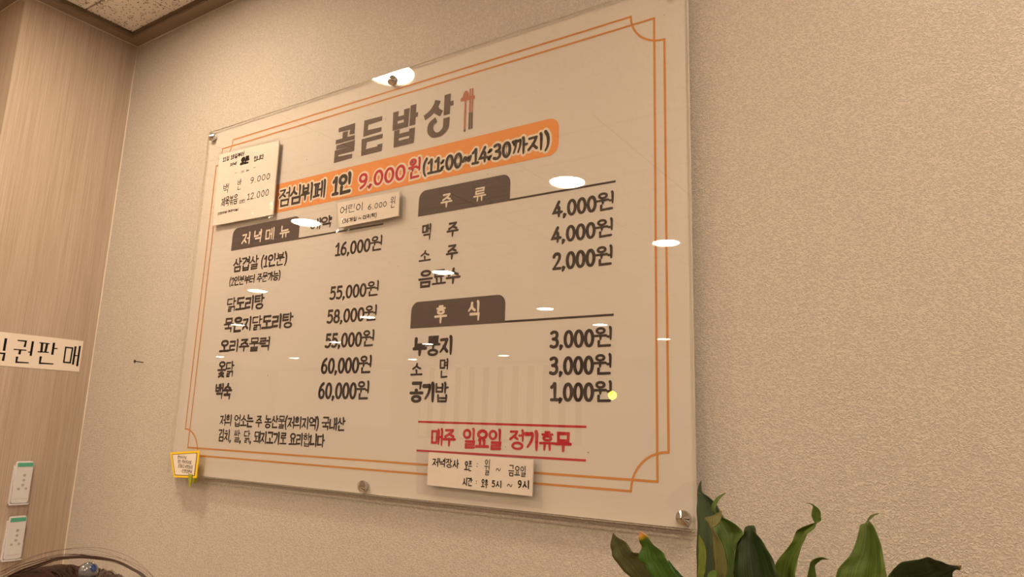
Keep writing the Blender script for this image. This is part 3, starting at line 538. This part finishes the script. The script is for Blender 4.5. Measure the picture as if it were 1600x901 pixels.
for k in range(8):
    a = 2*PI*k/8; cg.add(tube([(-1.49, -6, 1.62), (-1.49+.09*math.cos(a), -6+.09*math.sin(a), 1.52), (-1.49+.07*math.cos(a), -6+.07*math.sin(a), 1.42)], 0.002, 4))
cg.build('wire_cage', CHROME, pl)

# ================================================================ THE MENU BOARD
BW, BH = 1.5, 1.0047
board = thing('menu_board', 'large white printed menu board behind clear acrylic, standing off the stucco wall', 'menu board', (0.75, YW, Z0))
MB().add(box(0.0015, 0, Z0+0.0015, BW-0.0015, 0.003, Z0+BH-0.0015)).build('print_sheet', PRINT, board)
ac = MB(); v, f = box(0, -0.008, Z0, BW, -0.0035, Z0+BH); ac.v = v; ac.f = f; ac.m = [1, 1, 0, 1, 0, 1]
ac.build('acrylic_sheet', [ACRYL, EDGE], board, label='clear glossy acrylic sheet')
def flat(name, poly, M, lift, parent=board, label=None, place=on_board): return link(name, [place(x, z, lift) for x, z in poly], [tuple(range(len(poly)))], M, parent, label=label)
def line(name, pts, w, M, lift, closed=False, parent=board, place=on_board):
    v, f = ribbon(pts, lambda t, d: w, closed, 'flat'); return link(name, [place(x, z, lift) for x, z in v], f, M, parent)
def arc(cx, cz, r, a0, a1, n=10): return [(cx+r*math.cos(math.radians(a0+(a1-a0)*i/n)), cz+r*math.sin(math.radians(a0+(a1-a0)*i/n))) for i in range(n+1)]
x0, x1, z0, z1, r = 0.0478, 1.4515, 0.0535, 0.9603, 0.069
line('notched_border', arc(x0, z0, r, 90, 0)+arc(x1, z0, r, 180, 90)+arc(x1, z1, r, 270, 180)+arc(x0, z1, r, 0, -90), 0.0042, OLINE, 0.00002, True)
line('inner_border', [(0.0693, 0.0728), (1.4312, 0.0728), (1.4312, 0.9415), (0.0693, 0.9415)], 0.0042, OLINE, 0.00006, True)
q = 0.024
flat('banner', arc(0.2765+q, 0.7034+q, q, 270, 180)+arc(0.2765+q, 0.7850-q, q, 180, 90)+arc(1.2238-q, 0.7850-q, q, 90, 0)+arc(1.2238-q, 0.7034+q, q, 0, -90), ORANGE, 0.00003, label='orange banner with rounded ends')
for xa, xb, za, zb, xe in ((0.1660, 0.4491, 0.6172, 0.6822, 0.7487), (0.8560, 1.1083, 0.6216, 0.6824, 1.3510), (0.8528, 1.1062, 0.3635, 0.4227, 1.3483)):
    q = 0.02
    flat('heading_tab', [(xa, za)]+arc(xa+q, zb-q, q, 180, 90)+arc(xb-q, zb-q, q, 90, 0)+[(xb, za)], TABC, 0.00003)
    line('heading_rule', [(xb, za+0.0021), (xe, za+0.0021)], 0.0042, INK, 0.00004)
for za in (0.1610, 0.1010): line('red_rule', [(0.8912, za), (1.2945, za)], 0.0042, RED, 0.00004)
PATCH = mat('patch_paper', srgb(214, 208, 206), 0.6, spec=0.2)
flat('price_patch', [(1.209, 0.452), (1.243, 0.451), (1.243, 0.502), (1.209, 0.503)], PATCH, 0.00001)
def put(row, M, lift=0.0001, style=None, extra=0.0, name='lettering', parent=board, place=on_board, jit=0.0, smul=1.0, bold=None):
    s, xa, za, xb, zb, st, wf = row; st = style or st
    H = zb-za; w_ = (bold or wf)*H; cw = w_*.5
    lst = strokes(s, xa+cw, za+cw*.6, xb-cw, zb-cw*.6, st, jit)
    return lettering(parent, M, lst, w_, st, place, lift, name, extra)
# title, drawn in heavy straight-cut strokes
def title_glyph(st, xa, za, xb, zb, w_):
    lst = []
    for k, pp in st:
        q_ = [(xa+(xb-xa)*p[0], za+(zb-za)*p[1]) for p in pp]
        if k == 'k': q_ = curve2(q_, 8)
        lst.append((k, q_, 1.0))
    return lettering(board, TITLE, lst, w_, 'title', on_board, 0.0001, 'title_lettering')
TW = 0.0150
TG = [([S((.06,.97),(.90,.97),(.88,.72)), S((.48,.86),(.48,.60)), S((-.06,.60),(1.06,.60)), S((.0,.42),(.97,.42),(.97,.245),(.05,.245),(.05,.02),(1.0,.02))], 0.5575, 0.6305),
      ([S((.96,.96),(.13,.96),(.13,.62),(.96,.62)), S((-.05,.40),(1.05,.40)), S((.10,.33),(.10,.03),(.93,.03),(.93,.17))], 0.6515, 0.7290),
      ([S((.08,1.04),(.08,.56),(.56,.56),(.56,1.04)), S((.08,.80),(.56,.80)), S((.84,1.10),(.84,.48)), S((.84,.77),(1.06,.77)), S((.18,.46),(.18,.03),(.84,.03),(.84,.40)), S((.18,.26),(.84,.26))], 0.7535, 0.8390),
      ([K((.46,1.02),(.40,.88),(.25,.72),(.0,.60)), K((.36,.84),(.46,.70),(.62,.60)), S((.80,1.12),(.80,.52)), S((.80,.82),(1.02,.82)), K((.44,.46),(.27,.36),(.25,.17),(.40,.02),(.62,.02),(.78,.15),(.80,.32),(.80,.44))], 0.8520, 0.9480)]
for st, xa, xb in TG: title_glyph(st, xa+TW*.4, 0.812, xb-TW*.4, 0.897, TW)
# spoon, chopsticks and their rest
flat('chopstick_rest', [(0.9641, 0.8790), (1.0040, 0.8770), (1.0040, 0.8850), (0.9990, 0.8862), (0.9690, 0.8885), (0.9641, 0.8875)], SPOON, 0.0001)
flat('spoon', [(0.9783+0.0085*math.cos(2*PI*i/16), 0.8895+0.0135*math.sin(2*PI*i/16)) for i in range(16)], SPOON, 0.0002)
line('spoon', [(0.9785, 0.879), (0.9795, 0.804)], 0.0052, SPOON, 0.0003)
for dx in (0.0, 0.0066):
    line('chopstick', [(0.9905+dx, 0.9045), (0.9915+dx, 0.846)], 0.0042, SPOON, 0.0003); line('chopstick', [(0.9915+dx, 0.846), (0.9925+dx, 0.806)], 0.0050, TITLE, 0.0003)
line('spoon', [(0.9794, 0.809), (0.9796, 0.803)], 0.0056, TITLE, 0.0004)
for row in BANNER:
    M = RED if row[0] in ('9,000', '원') else INK
    a = random.getstate(); put(row, CREAM, 0.0001, extra=0.010, name='lettering_outline'); put(row, M, 0.0006)
for row in DARK: put(row, INK)
for row in CREAMT: put(row, CREAM, 0.0003)
for row in REDT: put(row, RED)
sp = MB()
for k in range(20):
    x, z, rr = random.uniform(.1, 1.46), random.uniform(.05, .98), random.uniform(.0006, .0014)
    sp.add(([on_board(x+rr*math.cos(a), z+rr*math.sin(a), 0.0011) for a in (0, 1.05, 2.1, 3.14, 4.2, 5.2)], [(0, 1, 2, 3, 4, 5)]))
sp.build('specks', INK, board, kind='stuff')
# chrome stand-offs
for x, z in ((0.0242, 0.9845), (0.7542, 0.9818), (1.4795, 0.0190), (0.7489, 0.0179),  (1.4795, 0.9845)):
    so = link('standoff', *lathe([(0.0092, YW-0.0006), (0.0092, 0.004), (0.0125, -0.0075), (0.0125, -0.0082)], 28, (x, 0, z+Z0), 'y'), CHROME, board)
    link('cap', *lathe([(0.0124, -0.0082), (0.0124, -0.0125), (0.0118, -0.0135), (0.0012, -0.0205)], 28, (x, 0, z+Z0), 'y'), CHROME, so, smooth=False)

# ================================================================ PAPER NOTES TAPED ON THE ACRYLIC
def slab(name, poly, y0, y1, M, parent, **k):
    n = len(poly); v = [(x, y0, z+Z0) for x, z in poly]+[(x, y1, z+Z0) for x, z in poly]
    return link(name, v, [tuple(range(n)), tuple(range(n, 2*n))[::-1]]+[(i, n+i, n+(i+1) % n, (i+1) % n) for i in range(n)], M, parent, **k)
def bent(name, quad, y0, lift, th, M, parent, n=12):
    # sheet of card whose lower edge curls out from the board; quad = TL, TR, BR, BL
    v = []; f = []
    for s in (0, 1):
        for j in range(n+1):
            for i in range(5):
                u = i/4; t = j/n; a = [quad[0][k]*(1-u)+quad[1][k]*u for k in (0, 1)]; b = [quad[3][k]*(1-u)+quad[2][k]*u for k in (0, 1)]
                v.append((a[0]*(1-t)+b[0]*t, y0-lift*(t**2.2)*(.4+.6*u)+s*th, a[1]*(1-t)+b[1]*t+Z0))
    m_ = (n+1)*5
    for s in (0, 1):
        for j in range(n):
            for i in range(4): q_ = s*m_+j*5+i; f.append((q_, q_+1, q_+6, q_+5))
    for j in range(n):
        for i in (0, 4): q_ = j*5+i; f.append((q_, q_+5, q_+5+m_, q_+m_))
    for i in range(4):
        for j in (0, n): q_ = j*5+i; f.append((q_, q_+1, q_+1+m_, q_+m_))
    return link(name, v, f, M, parent)
def on_y(y): return lambda x, z, h: (x, y-0.0002-h, z+Z0)
def note(label, quad, rows, y, th, styles=None):
    t = thing('paper_note', label, 'note', (quad[3][0], 0, Z0+quad[3][1]))
    slab('paper_sheet', quad, y, y+th, PAPER, t)
    for i, row in enumerate(rows):
        M = BLUEINK if row[0] == '메 뉴' else BLACK
        if row[0] in ('-', ':', '~'): row = list(row)
        put(row, M, 0.0001, parent=t, place=on_y(y), jit=0.02, name='handwriting')
    return t
n1 = note('large square handwritten paper note at the upper left of the menu board', [(0.0745, 0.9183), (0.345, 0.9073), (0.3494, 0.6954), (0.0835, 0.6988)], N1, -0.012, 0.0035)
n2 = note('small handwritten paper strip taped below the orange banner', [(0.5972, 0.6912), (0.8032, 0.6875), (0.8052, 0.6281), (0.6103, 0.6249)], N2, -0.012, 0.0035)
n3 = note('wide handwritten two-line paper note taped below the red text', [(0.9346, 0.0996), (1.1891, 0.0970), (1.1883, 0.0308), (0.9342, 0.0335)], N3, -0.012, 0.0035)
slab('clear_tape', [(0.594, 0.7010), (0.8145, 0.6960), (0.8201, 0.6153), (0.602, 0.6120)], -0.01295, -0.0128, TAPE, n2, label='clear tape film over the note')
slab('clear_tape', [(0.9013, 0.1035), (1.2086, 0.1015), (1.2111, 0.0109), (0.9079, 0.0140)], -0.01295, -0.0128, TAPE, n3, label='clear tape film over the note')
slab('clear_tape', [(0.074, 0.9260), (0.352, 0.9150), (0.357, 0.6880), (0.084, 0.6910)], -0.01295, -0.0128, TAPE, n1, label='clear tape film over the note')

# yellow-edged card clipped to the lower left corner
card = thing('greeting_card', 'small yellow-edged greeting card clipped to the lower left corner of the menu board', 'card', (0.10, -0.02, Z0))
cq = [(0.0199, 0.0574), (0.1549, 0.0687), (0.1540, -0.0023), (0.0502, -0.0072)]
slab('card_back', cq, -0.0200, -0.0185, YEL, card, label='yellow backing')
cx, cz = sum(p[0] for p in cq)/4, sum(p[1] for p in cq)/4
sc = lambda k: [(cx+(x-cx)*k[0], cz+(z-cz)*k[1]) for x, z in cq]
yp = on_y(-0.0200)
flat('black_outline', sc((.86, .84)), BLACK, 0.0001, card, place=yp); flat('card_face', sc((.82, .80)), PAPER, 0.0004, card, place=yp)
for row in N4: put(row, BLACK, 0.0008, parent=card, place=yp, jit=0.02, name='lettering')
slab('card_clip', [(0.119, 0.006), (0.137, 0.006), (0.1345, -0.026), (0.1285, -0.0262)], -0.0225, -0.0202, CLIPG, card, label='green and yellow stick clip')
slab('card_clip', [(0.138, 0.004), (0.147, 0.002), (0.139, -0.016), (0.135, -0.014)], -0.0185, -0.0085, CLIPG, card)

# ================================================================ ON THE WALLS
nail = thing('nail', 'dark steel nail sticking out of the wallpaper left of the menu board', 'nail', (-0.2442, YW, 0.3146+Z0))
link('shank', *tube([(-0.2442, YW+0.006, 0.3146+Z0), (-0.2442, YW-0.0265, 0.3156+Z0)], 0.0015, 8), NAILM, nail)
link('nail_head', *lathe([(0.0052, YW-0.0262), (0.0050, YW-0.0278)], 14, (-0.2442, 0, 0.3156+Z0), 'y'), NAILM, nail)
sg = thing('paper_sign', 'long white paper sign with black serif lettering on the wood-grain wall', 'sign', (XC, -0.16, 0.288+Z0))
MB().add(box(XC, -0.302, 0.2876+Z0, XC+0.0010, -0.0168, 0.3885+Z0)).build('paper_sheet', PAPER, sg)
for s, ya, za, yb, zb in (('식', -0.2813, 0.3000, -0.2331, 0.3705), ('권', -0.2190, 0.3001, -0.1616, 0.3706), ('판', -0.1520, 0.3013, -0.0882, 0.3725), ('매', -0.0724, 0.3025, -0.0217, 0.3738)):
    put([s, ya, za, yb, zb, 'serif', 0.115], BLACK, 0.0001, parent=sg, place=lambda x, z, h: (XC+0.0012+h, x, z+Z0))
def remote(dy, z0_, z1_, label):
    y0_, y1_ = -0.1615+dy, -0.1140+dy; X = XC+0.016
    t = thing('remote_control', label, 'remote', (XC, (y0_+y1_)/2, Z0+z0_), 'white remotes on the wood-grain wall')
    h = MB().add(box(XC, y0_-0.001, Z0+z0_-0.002, XC+0.006, y1_+0.001, Z0+z1_-0.012)); h.add(box(XC, y0_-0.002, Z0+z0_-0.003, X-0.004, y0_, Z0+z0_+0.060)); h.add(box(XC, y1_, Z0+z0_-0.003, X-0.004, y1_+0.002, Z0+z0_+0.045)); h.add(box(XC, y0_-0.002, Z0+z0_-0.004, X-0.001, y1_+0.002, Z0+z0_+0.001))
    bevel(h.build('wall_holder', WPLA, t), .001)
    yb0, yb1, zb0, zb1 = y0_+.0008, y1_-.0008, Z0+z0_+.0015, Z0+z1_; q_ = .006
    pr = [(y, z) for y, z in arc(yb0+q_, zb0+q_, q_, 270, 180, 5)+arc(yb0+q_, zb1-q_, q_, 180, 90, 5)+arc(yb1-q_, zb1-q_, q_, 90, 0, 5)+arc(yb1-q_, zb0+q_, q_, 0, -90, 5)]
    n = len(pr); vv = [(XC+.0062, y, z) for y, z in pr]+[(X, y, z) for y, z in pr]
    bevel(link('remote_body', vv, [tuple(range(n)), tuple(range(n, 2*n))[::-1]]+[(i, n+i, n+(i+1) % n, (i+1) % n) for i in range(n)], WPLA, t), .0015)
    MB().add(box(X-.001, yb0+.002, zb1-.0155, X+.0006, yb1-.002, zb1-.004)).build('top_band', TEAL, t, label='green band')
    MB().add(box(X-.001, yb0+.004, zb0+.0125, X+.0003, yb1-.004, zb0+.0133)).build('seam', GREYP, t)
    ym = (yb0+yb1)/2; zt = zb1
    for (by, bz, br) in ((.002, -.041, .0042), (.002, -.055, .0036), (.001, -.069, .0040), (-.009, -.080, .0036), (.011, -.080, .0036)):
        link('button', *lathe([(br, X-.0005), (br, X+.0008)], 14, (0, ym+by, zt+bz), 'x'), GREYP, t)
    return t
remote(0, -0.1170, 0.0068, 'white wall-holder remote with a green top band, upper one of two')
remote(0.0045, -0.2770, -0.1530, 'white wall-holder remote with a green top band, lower one of two')

# ================================================================ POTTED PLANT
LM = {'dark': leaf_mat('leaf_dark_green', srgb(49, 70, 29), srgb(27, 43, 18)), 'brown': leaf_mat('leaf_olive_brown', srgb(83, 83, 40), srgb(49, 57, 26)),
      'tip': leaf_mat('leaf_bright_green', srgb(73, 110, 27), srgb(41, 76, 22), (srgb(200, 150, 120), srgb(222, 176, 34)), .16), 'blue': leaf_mat('leaf_blue_green', srgb(59, 94, 55), srgb(36, 67, 38)),
      'mid': leaf_mat('leaf_mid_green', srgb(89, 113, 38), srgb(56, 83, 27)), 'light': leaf_mat('leaf_light_green', srgb(89, 113, 46), srgb(62, 88, 33), (srgb(220, 186, 54), srgb(180, 170, 70)), .10),
      'pale': leaf_mat('leaf_pale_underside', srgb(120, 121, 68), srgb(80, 75, 43)), 'olive': leaf_mat('leaf_olive', srgb(116, 124, 34), srgb(73, 89, 26)),
      'split': leaf_mat('leaf_folded_green', srgb(102, 118, 38), srgb(49, 80, 29)), 'stripe': leaf_mat('leaf_striped_green', srgb(92, 110, 36), srgb(51, 76, 26)),
      'darktip': leaf_mat('leaf_arching_dark_green', srgb(46, 65, 30), srgb(28, 44, 21), (srgb(67, 41, 19), srgb(171, 140, 46)), .07)}
PX, PY = 1.655, -0.235
plant = thing('potted_plant', 'broad-leaved green potted plant in front of the wall at the menu board corner', 'plant', (PX, PY, 0.58))
POT = mat('glazed_pot', srgb(200, 192, 182), 0.25, coat=.5)
pot = link('pot', *lathe([(0.085, 0.58), (0.105, 0.60), (0.125, 0.70), (0.13, 0.785), (0.118, 0.785), (0.112, 0.755)], 40, (PX, PY, 0)), POT, plant, smooth=True)
link('soil', *lathe([(0.112, 0.74), (0.113, 0.752)], 32, (PX, PY, 0)), mat('soil', srgb(74, 56, 42), 0.95, noise=.3, bump=.004, bscale=90), plant)
for key, fold, rows in LEAVES:
    Lp = spline([r_[:3] for r_ in rows], 4); Rp = spline([r_[3:] for r_ in rows], 4); n = len(Lp); W_ = 9; v = []; f = []; uv = []
    for i in range(n):
        wd = (Rp[i]-Lp[i]).length
        for j in range(W_):
            u = j/(W_-1); p = Lp[i].lerp(Rp[i], u); e = 1-abs(2*u-1)
            amp = fold*min(1, wd/0.05)
            p.y += amp*(e**.8)-amp*.4 + 0.0016*math.sin(9*i/n*PI+u*5)*(abs(2*u-1)**3)*min(1, wd/.03)
            v.append(tuple(p)); uv.append((u, i/(n-1)))
    for i in range(n-1):
        for j in range(W_-1): q_ = i*W_+j; f.append((q_, q_+1, q_+W_+1, q_+W_))
    o = link('leaf', v, f, LM[key], plant, smooth=True, uvs=uv)
    so = o.modifiers.new('thick', 'SOLIDIFY'); so.thickness = 0.0007; so.offset = 0
    e_ = Lp[-1].lerp(Rp[-1], .5); a = random.uniform(0, 2*PI); b = (PX+.05*math.cos(a), PY+.05*math.sin(a), 0.745)
    if .78 < e_.z < .93: link('stem', *tube(spline([tuple(e_), ((e_.x+b[0])/2, (e_.y+b[1])/2, (e_.z+b[2])/2), b], 4), .003), LM['mid'], plant)
    if key in ('tip', 'brown', 'darktip'): o['label'] = {'tip': 'bright green leaf with a browned yellow tip', 'brown': 'dull olive leaf', 'darktip': 'dark arching leaf with a dry tip'}[key]
cab = thing('side_cabinet', 'low wooden side cabinet carrying the potted plant', 'cabinet', (1.7, -0.23, 0))
CABM = laminate('cabinet_laminate', srgb(176, 146, 112), srgb(150, 120, 88), None)
bevel(MB().add(box(1.30, -0.44, 0.04, 2.15, 0.018, 0.56)).build('body', CABM, cab)); bevel(MB().add(box(1.285, -0.46, 0.56, 2.165, 0.018, 0.58)).build('cabinet_top', CABM, cab))
for xa in (1.305, 1.73):
    d = bevel(MB().add(box(xa, -0.457, 0.06, xa+.415, -0.4405, 0.55)).build('door', CABM, cab)); MB().add(box(xa+(.36 if xa < 1.5 else .04), -0.467, 0.40, xa+(.372 if xa < 1.5 else .052), -0.457, 0.50)).build('handle', CHROME, d)
MB().add(box(1.33, -0.42, 0, 2.12, 0.0, 0.04)).build('plinth', BROWND, cab)

# ================================================================ PERSON (only the crown of the hair rises into the picture)
HC = Vector((1.2226, -0.8487, 0.8710)); FW = Vector((-0.86, 0.51, 0)).normalized(); SD = Vector((FW.y, -FW.x, 0))
def P(r_, f_, u): return HC+SD*r_+FW*f_+Vector((0, 0, u))
SKIN = mat('skin', srgb(226, 184, 156), 0.5, sss=.1); HAIR = mat('dark_brown_hair', srgb(58, 36, 32), 0.42, spec=.5, noise=.35, nscale=60, stretch=(4, 4, 1), bump=.001, bscale=160)
HAIRS = mat('brown_hair_strand', srgb(70, 42, 34), 0.4, spec=.5); SHIRT = mat('cotton_shirt', srgb(150, 168, 190), 0.85); TROU = mat('navy_trousers', srgb(52, 58, 78), 0.85)
per = thing('person', 'person seated facing the corner, long dark brown hair tied with a glass bead', 'person', (HC.x, HC.y, 0))
def loft(name, rings, M, parent=per, n=18):
    # rings: (centre, radius side, radius forward) - one continuous skin
    v = []; f = []
    for c, a, b in rings:
        for i in range(n): t = 2*PI*i/n; v.append(tuple(c+SD*a*math.cos(t)+FW*b*math.sin(t)))
    for k in range(len(rings)-1):
        for i in range(n): f.append((k*n+i, k*n+(i+1) % n, (k+1)*n+(i+1) % n, (k+1)*n+i))
    f.append(tuple(range(n))[::-1]); f.append(tuple((len(rings)-1)*n+i for i in range(n)))
    return v, f
# head + neck + torso + limbs merged into one surface by voxel remesh
bm = MB(); hv = []; hf = []; n = 40; m_ = 28
for j in range(m_+1):
    ph = PI*j/m_
    for i in range(n):
        th = 2*PI*i/n; x, y, z = math.sin(ph)*math.cos(th), math.sin(ph)*math.sin(th), math.cos(ph)
        p = Vector((x*.066*(1-.18*max(0, -z)), y*.082, z*.092))
        if y > 0:
            G = lambda a, b, s: math.exp(-((x-a)**2+(z-b)**2)/s)
            p.y += .016*G(0, -.12, .012)+.006*G(0, .12, .02)-.006*(G(.33, .05, .02)+G(-.33, .05, .02))+.005*G(0, -.42, .02)+.008*G(0, -.75, .04)
        hv.append(tuple(P(p.x, p.y, p.z)))
for j in range(m_):
    for i in range(n): hf.append((j*n+i, j*n+(i+1) % n, (j+1)*n+(i+1) % n, (j+1)*n+i))
bm.add((hv, hf))
bm.add(loft('x', [(P(0, -.012, -.05), .034, .036), (P(0, -.018, -.11), .032, .034), (P(0, -.022, -.135), .06, .04)], None))
for s in (-1, 1):
    bm.add(lathe([(.004, 0), (.014, .004), (.017, .010), (.010, .014)], 12, tuple(P(s*.064, 0, 0)), 'y'))
    arm = [P(s*.115, -.02, -.155), P(s*.145, .0, -.27), P(s*.12, .12, -.37), P(s*.08, .20, -.375)]
    bm.add(tube(spline(arm, 4), [.032-.0011*i for i in range(13)], 12))
    bm.add(tube([P(s*.08, .20, -.375), P(s*.075, .235, -.378)], [.019, .016], 12))
    for q_ in range(4): bm.add(tube(spline([P(s*(.094-.012*q_), .235, -.374), P(s*(.094-.012*q_), .262-.004*abs(q_-1.5), -.378), P(s*(.092-.012*q_), .272-.004*abs(q_-1.5), -.395)], 3), [.0062, .006, .006, .0058, .0055, .005, .0045], 8))
    bm.add(tube(spline([P(s*.066, .215, -.378), P(s*.05, .235, -.385), P(s*.046, .248, -.395)], 3), [.0075, .007, .007, .0065, .006, .0055, .005], 8))
body = bm.build('body', SKIN, per, smooth=True); rm = body.modifiers.new('remesh', 'REMESH'); rm.mode = 'VOXEL'; rm.voxel_size = .0045; rm.use_smooth_shade = True
link('shirt', *loft('x', [(P(0, -.02, -.125), .045, .044), (P(0, -.022, -.145), .11, .055), (P(0, -.02, -.19), .125, .075), (P(0, -.01, -.30), .108, .08), (P(0, 0, -.42), .112, .085), (P(0, 0, -.47), .115, .09)], None), SHIRT, per, smooth=True)
for s in (-1, 1):
    link('sleeve', *tube(spline([P(s*.10, -.02, -.15), P(s*.125, -.015, -.20), P(s*.147, 0, -.265)], 4), [.045, .044, .043, .042, .041, .040, .040, .040, .040], 14), SHIRT, per, smooth=True)
    link('trouser_leg', *tube(spline([P(s*.05, -.02, -.455), P(s*.075, .14, -.44), P(s*.085, .30, -.445), P(s*.085, .325, -.50), P(s*.085, .30, -.68), P(s*.085, .285, -.83)], 4), [.068-.0018*i for i in range(21)], 14), TROU, per, smooth=True)
    link('shoe', *loft('x', [(P(s*.085, .32, -.878), .034, .085), (P(s*.085, .32, -.865), .036, .088), (P(s*.085, .31, -.845), .033, .07), (P(s*.085, .285, -.825), .03, .035)], None), BLACK, per, smooth=True)
    link('eye', *lathe([(.002, .0105), (.008, .007), (.0105, 0), (.008, -.007), (.002, -.0105)], 14, tuple(P(s*.025, .068, .004)), 'y'), WPLA, per, smooth=True)
link('mouth', *tube(spline([P(-.018, .0765, -.043), P(0, .081, -.045), P(.018, .0765, -.043)], 4), .0025), RED, per)
# hair: cap, laid strands, stray strands, one lifted tress
hv = []; hf = []; n = 48; m_ = 30; RX, RF, RU = .101, .102, .1005
for j in range(m_+1):
    ph = 2.25*j/m_
    for i in range(n):
        th = 2*PI*i/n; c = .06*math.cos(th*9+j*.35)+.04*math.cos(th*17-j*.2); k = 1+.022*c*math.sin(ph)
        y = math.sin(ph)*math.sin(th); fr = max(0, y)*max(0, ph-1.15)
        hv.append(tuple(P(math.sin(ph)*math.cos(th)*RX*k, (y*RF*k)*(1-.45*fr), math.cos(ph)*RU*k+fr*.05)))
for j in range(m_):
    for i in range(n): hf.append((j*n+i, j*n+(i+1) % n, (j+1)*n+(i+1) % n, (j+1)*n+i))
link('hair', hv, hf, HAIR, per, smooth=True, label='dark brown hair')
st = MB()
CR = Vector((0.25, -0.55, 0.8)).normalized()
a1 = CR.orthogonal().normalized(); a2 = CR.cross(a1)
for k in range(1500):
    az = random.uniform(0, 2*PI); p0 = random.uniform(.02, .9); p1 = p0+random.uniform(.5, 1.3); lift = random.uniform(1.0, 1.028); tw = random.uniform(-.25, .25); pts = []
    for i in range(8):
        ph = p0+(p1-p0)*i/7; a = az+tw*i/7; d = CR*math.cos(ph)+(a1*math.cos(a)+a2*math.sin(a))*math.sin(ph)
        if d.y > .35 and d.z < .25: break
        lf = lift+.006*math.sin(i*.9+k)
        pts.append(P(d.x*RX*lf, d.y*RF*lf, d.z*RU*lf))
    if len(pts) > 3: st.add(tube(pts, random.uniform(.0003, .0007), 3))
for k in range(110):
    az = random.uniform(0, 2*PI); p0 = random.uniform(.0, .8); ln = random.uniform(.6, 1.3); up = random.uniform(.01, .06); tw = random.uniform(-.25, .25); pts = []
    for i in range(9):
        t = i/8; ph = p0+ln*t; a = az+tw*t; d = CR*math.cos(ph)+(a1*math.cos(a)+a2*math.sin(a))*math.sin(ph); lf = 1+up*math.sin(t*2.2)*1.0
        pts.append(P(d.x*RX*lf, d.y*RF*lf, d.z*RU*lf))
    st.add(tube(pts, [random.uniform(.00012, .00028)]*9, 3))
tress = [(1.2128, -0.8777, 0.9756), (1.2268, -0.8698, 0.9817), (1.2408, -0.8618, 0.9868), (1.2545, -0.8531, 0.9886), (1.2680, -0.8440, 0.9880), (1.2813, -0.8345, 0.9850), (1.2908, -0.8270, 0.9800), (1.3006, -0.8187, 0.9726), (1.309, -0.812, 0.958)]
tress = [(1.198, -0.886, 0.966)]+tress
for k in range(20):
    jx = [random.uniform(-1, 1)*.0016 for _ in range(3)]; sp_ = random.uniform(-1, 1)
    pts = spline([(p[0]+jx[0]*(1.6-abs(i-6)*.22), p[1]+jx[1], p[2]-abs(jx[2])*(2.6-.3*i if i < 6 else .5)+(.0008*sp_*(5-i) if i < 5 else 0)) for i, p in enumerate(tress)], 4)
    st.add(tube(pts, random.uniform(.00016, .00030), 4))
for (xx, h1, wd) in ((.03, .007, .05), (-.02, .004, .07), (.05, .002, .05), (0, -.003, .08)):
    st.add(tube(spline([(1.198, -.886, .972), (1.228+xx*.2, -.869, .985+h1*.6), (1.262+xx*.3, -.848, .989+h1), (1.29+xx*.3, -.828, .982+h1*.7), (1.31+wd*.2, -.812, .965)], 6), .00016, 3))
st.build('hair_strands', HAIRS, per, kind='stuff', label='fine loose brown strands')
bead = link('hair_bead', *lathe([(.0005, .0076)]+[(.0076*math.sin(t*PI/12), .0076*math.cos(t*PI/12)) for t in range(1, 12)]+[(.0005, -.0076)], 24, (1.2655, -0.8475, 0.9762)), mat('grey_glass_bead', srgb(104, 106, 118), 0.12, spec=.8, coat=1, noise=.2, nscale=200), per, smooth=True, label='grey glass hair bead with a blue spot')
vc = (Vector((1.906, -1.1817, 1.1066))-Vector((1.2655, -0.8475, 0.9762))).normalized(); right = Vector((.55, .83, 0)).normalized()
dct = (vc*.82+right*.55+Vector((0, 0, .35))).normalized(); u1 = dct.orthogonal().normalized(); u2 = dct.cross(u1); bc = Vector((1.2655, -0.8475, 0.9762))
v = [tuple(bc+dct*.0080)]
for rr, hh in ((.0014, .0079), (.0029, .0075)):
    for i in range(14): v.append(tuple(bc+dct*hh+(u1*math.cos(2*PI*i/14)+u2*math.sin(2*PI*i/14))*rr))
link('bead_spot', v, [(0, 1+i, 1+(i+1) % 14) for i in range(14)]+[(1+i, 15+i, 15+(i+1) % 14, 1+(i+1) % 14) for i in range(14)], mat('blue_glass', srgb(44, 66, 124), 0.1, coat=1), bead, label='blue spot')
stool = thing('stool', 'round wooden stool under the seated person', 'stool', (HC.x, HC.y, 0))
link('seat', *lathe([(.15, .315), (.155, .33), (.15, .3415)], 32, (HC.x, HC.y, 0)), CABM, stool)
for k in range(4):
    a = PI/4+k*PI/2; link('leg', *tube([(HC.x+.10*math.cos(a), HC.y+.10*math.sin(a), .32), (HC.x+.14*math.cos(a), HC.y+.14*math.sin(a), 0)], .014, 10), CABM, stool)
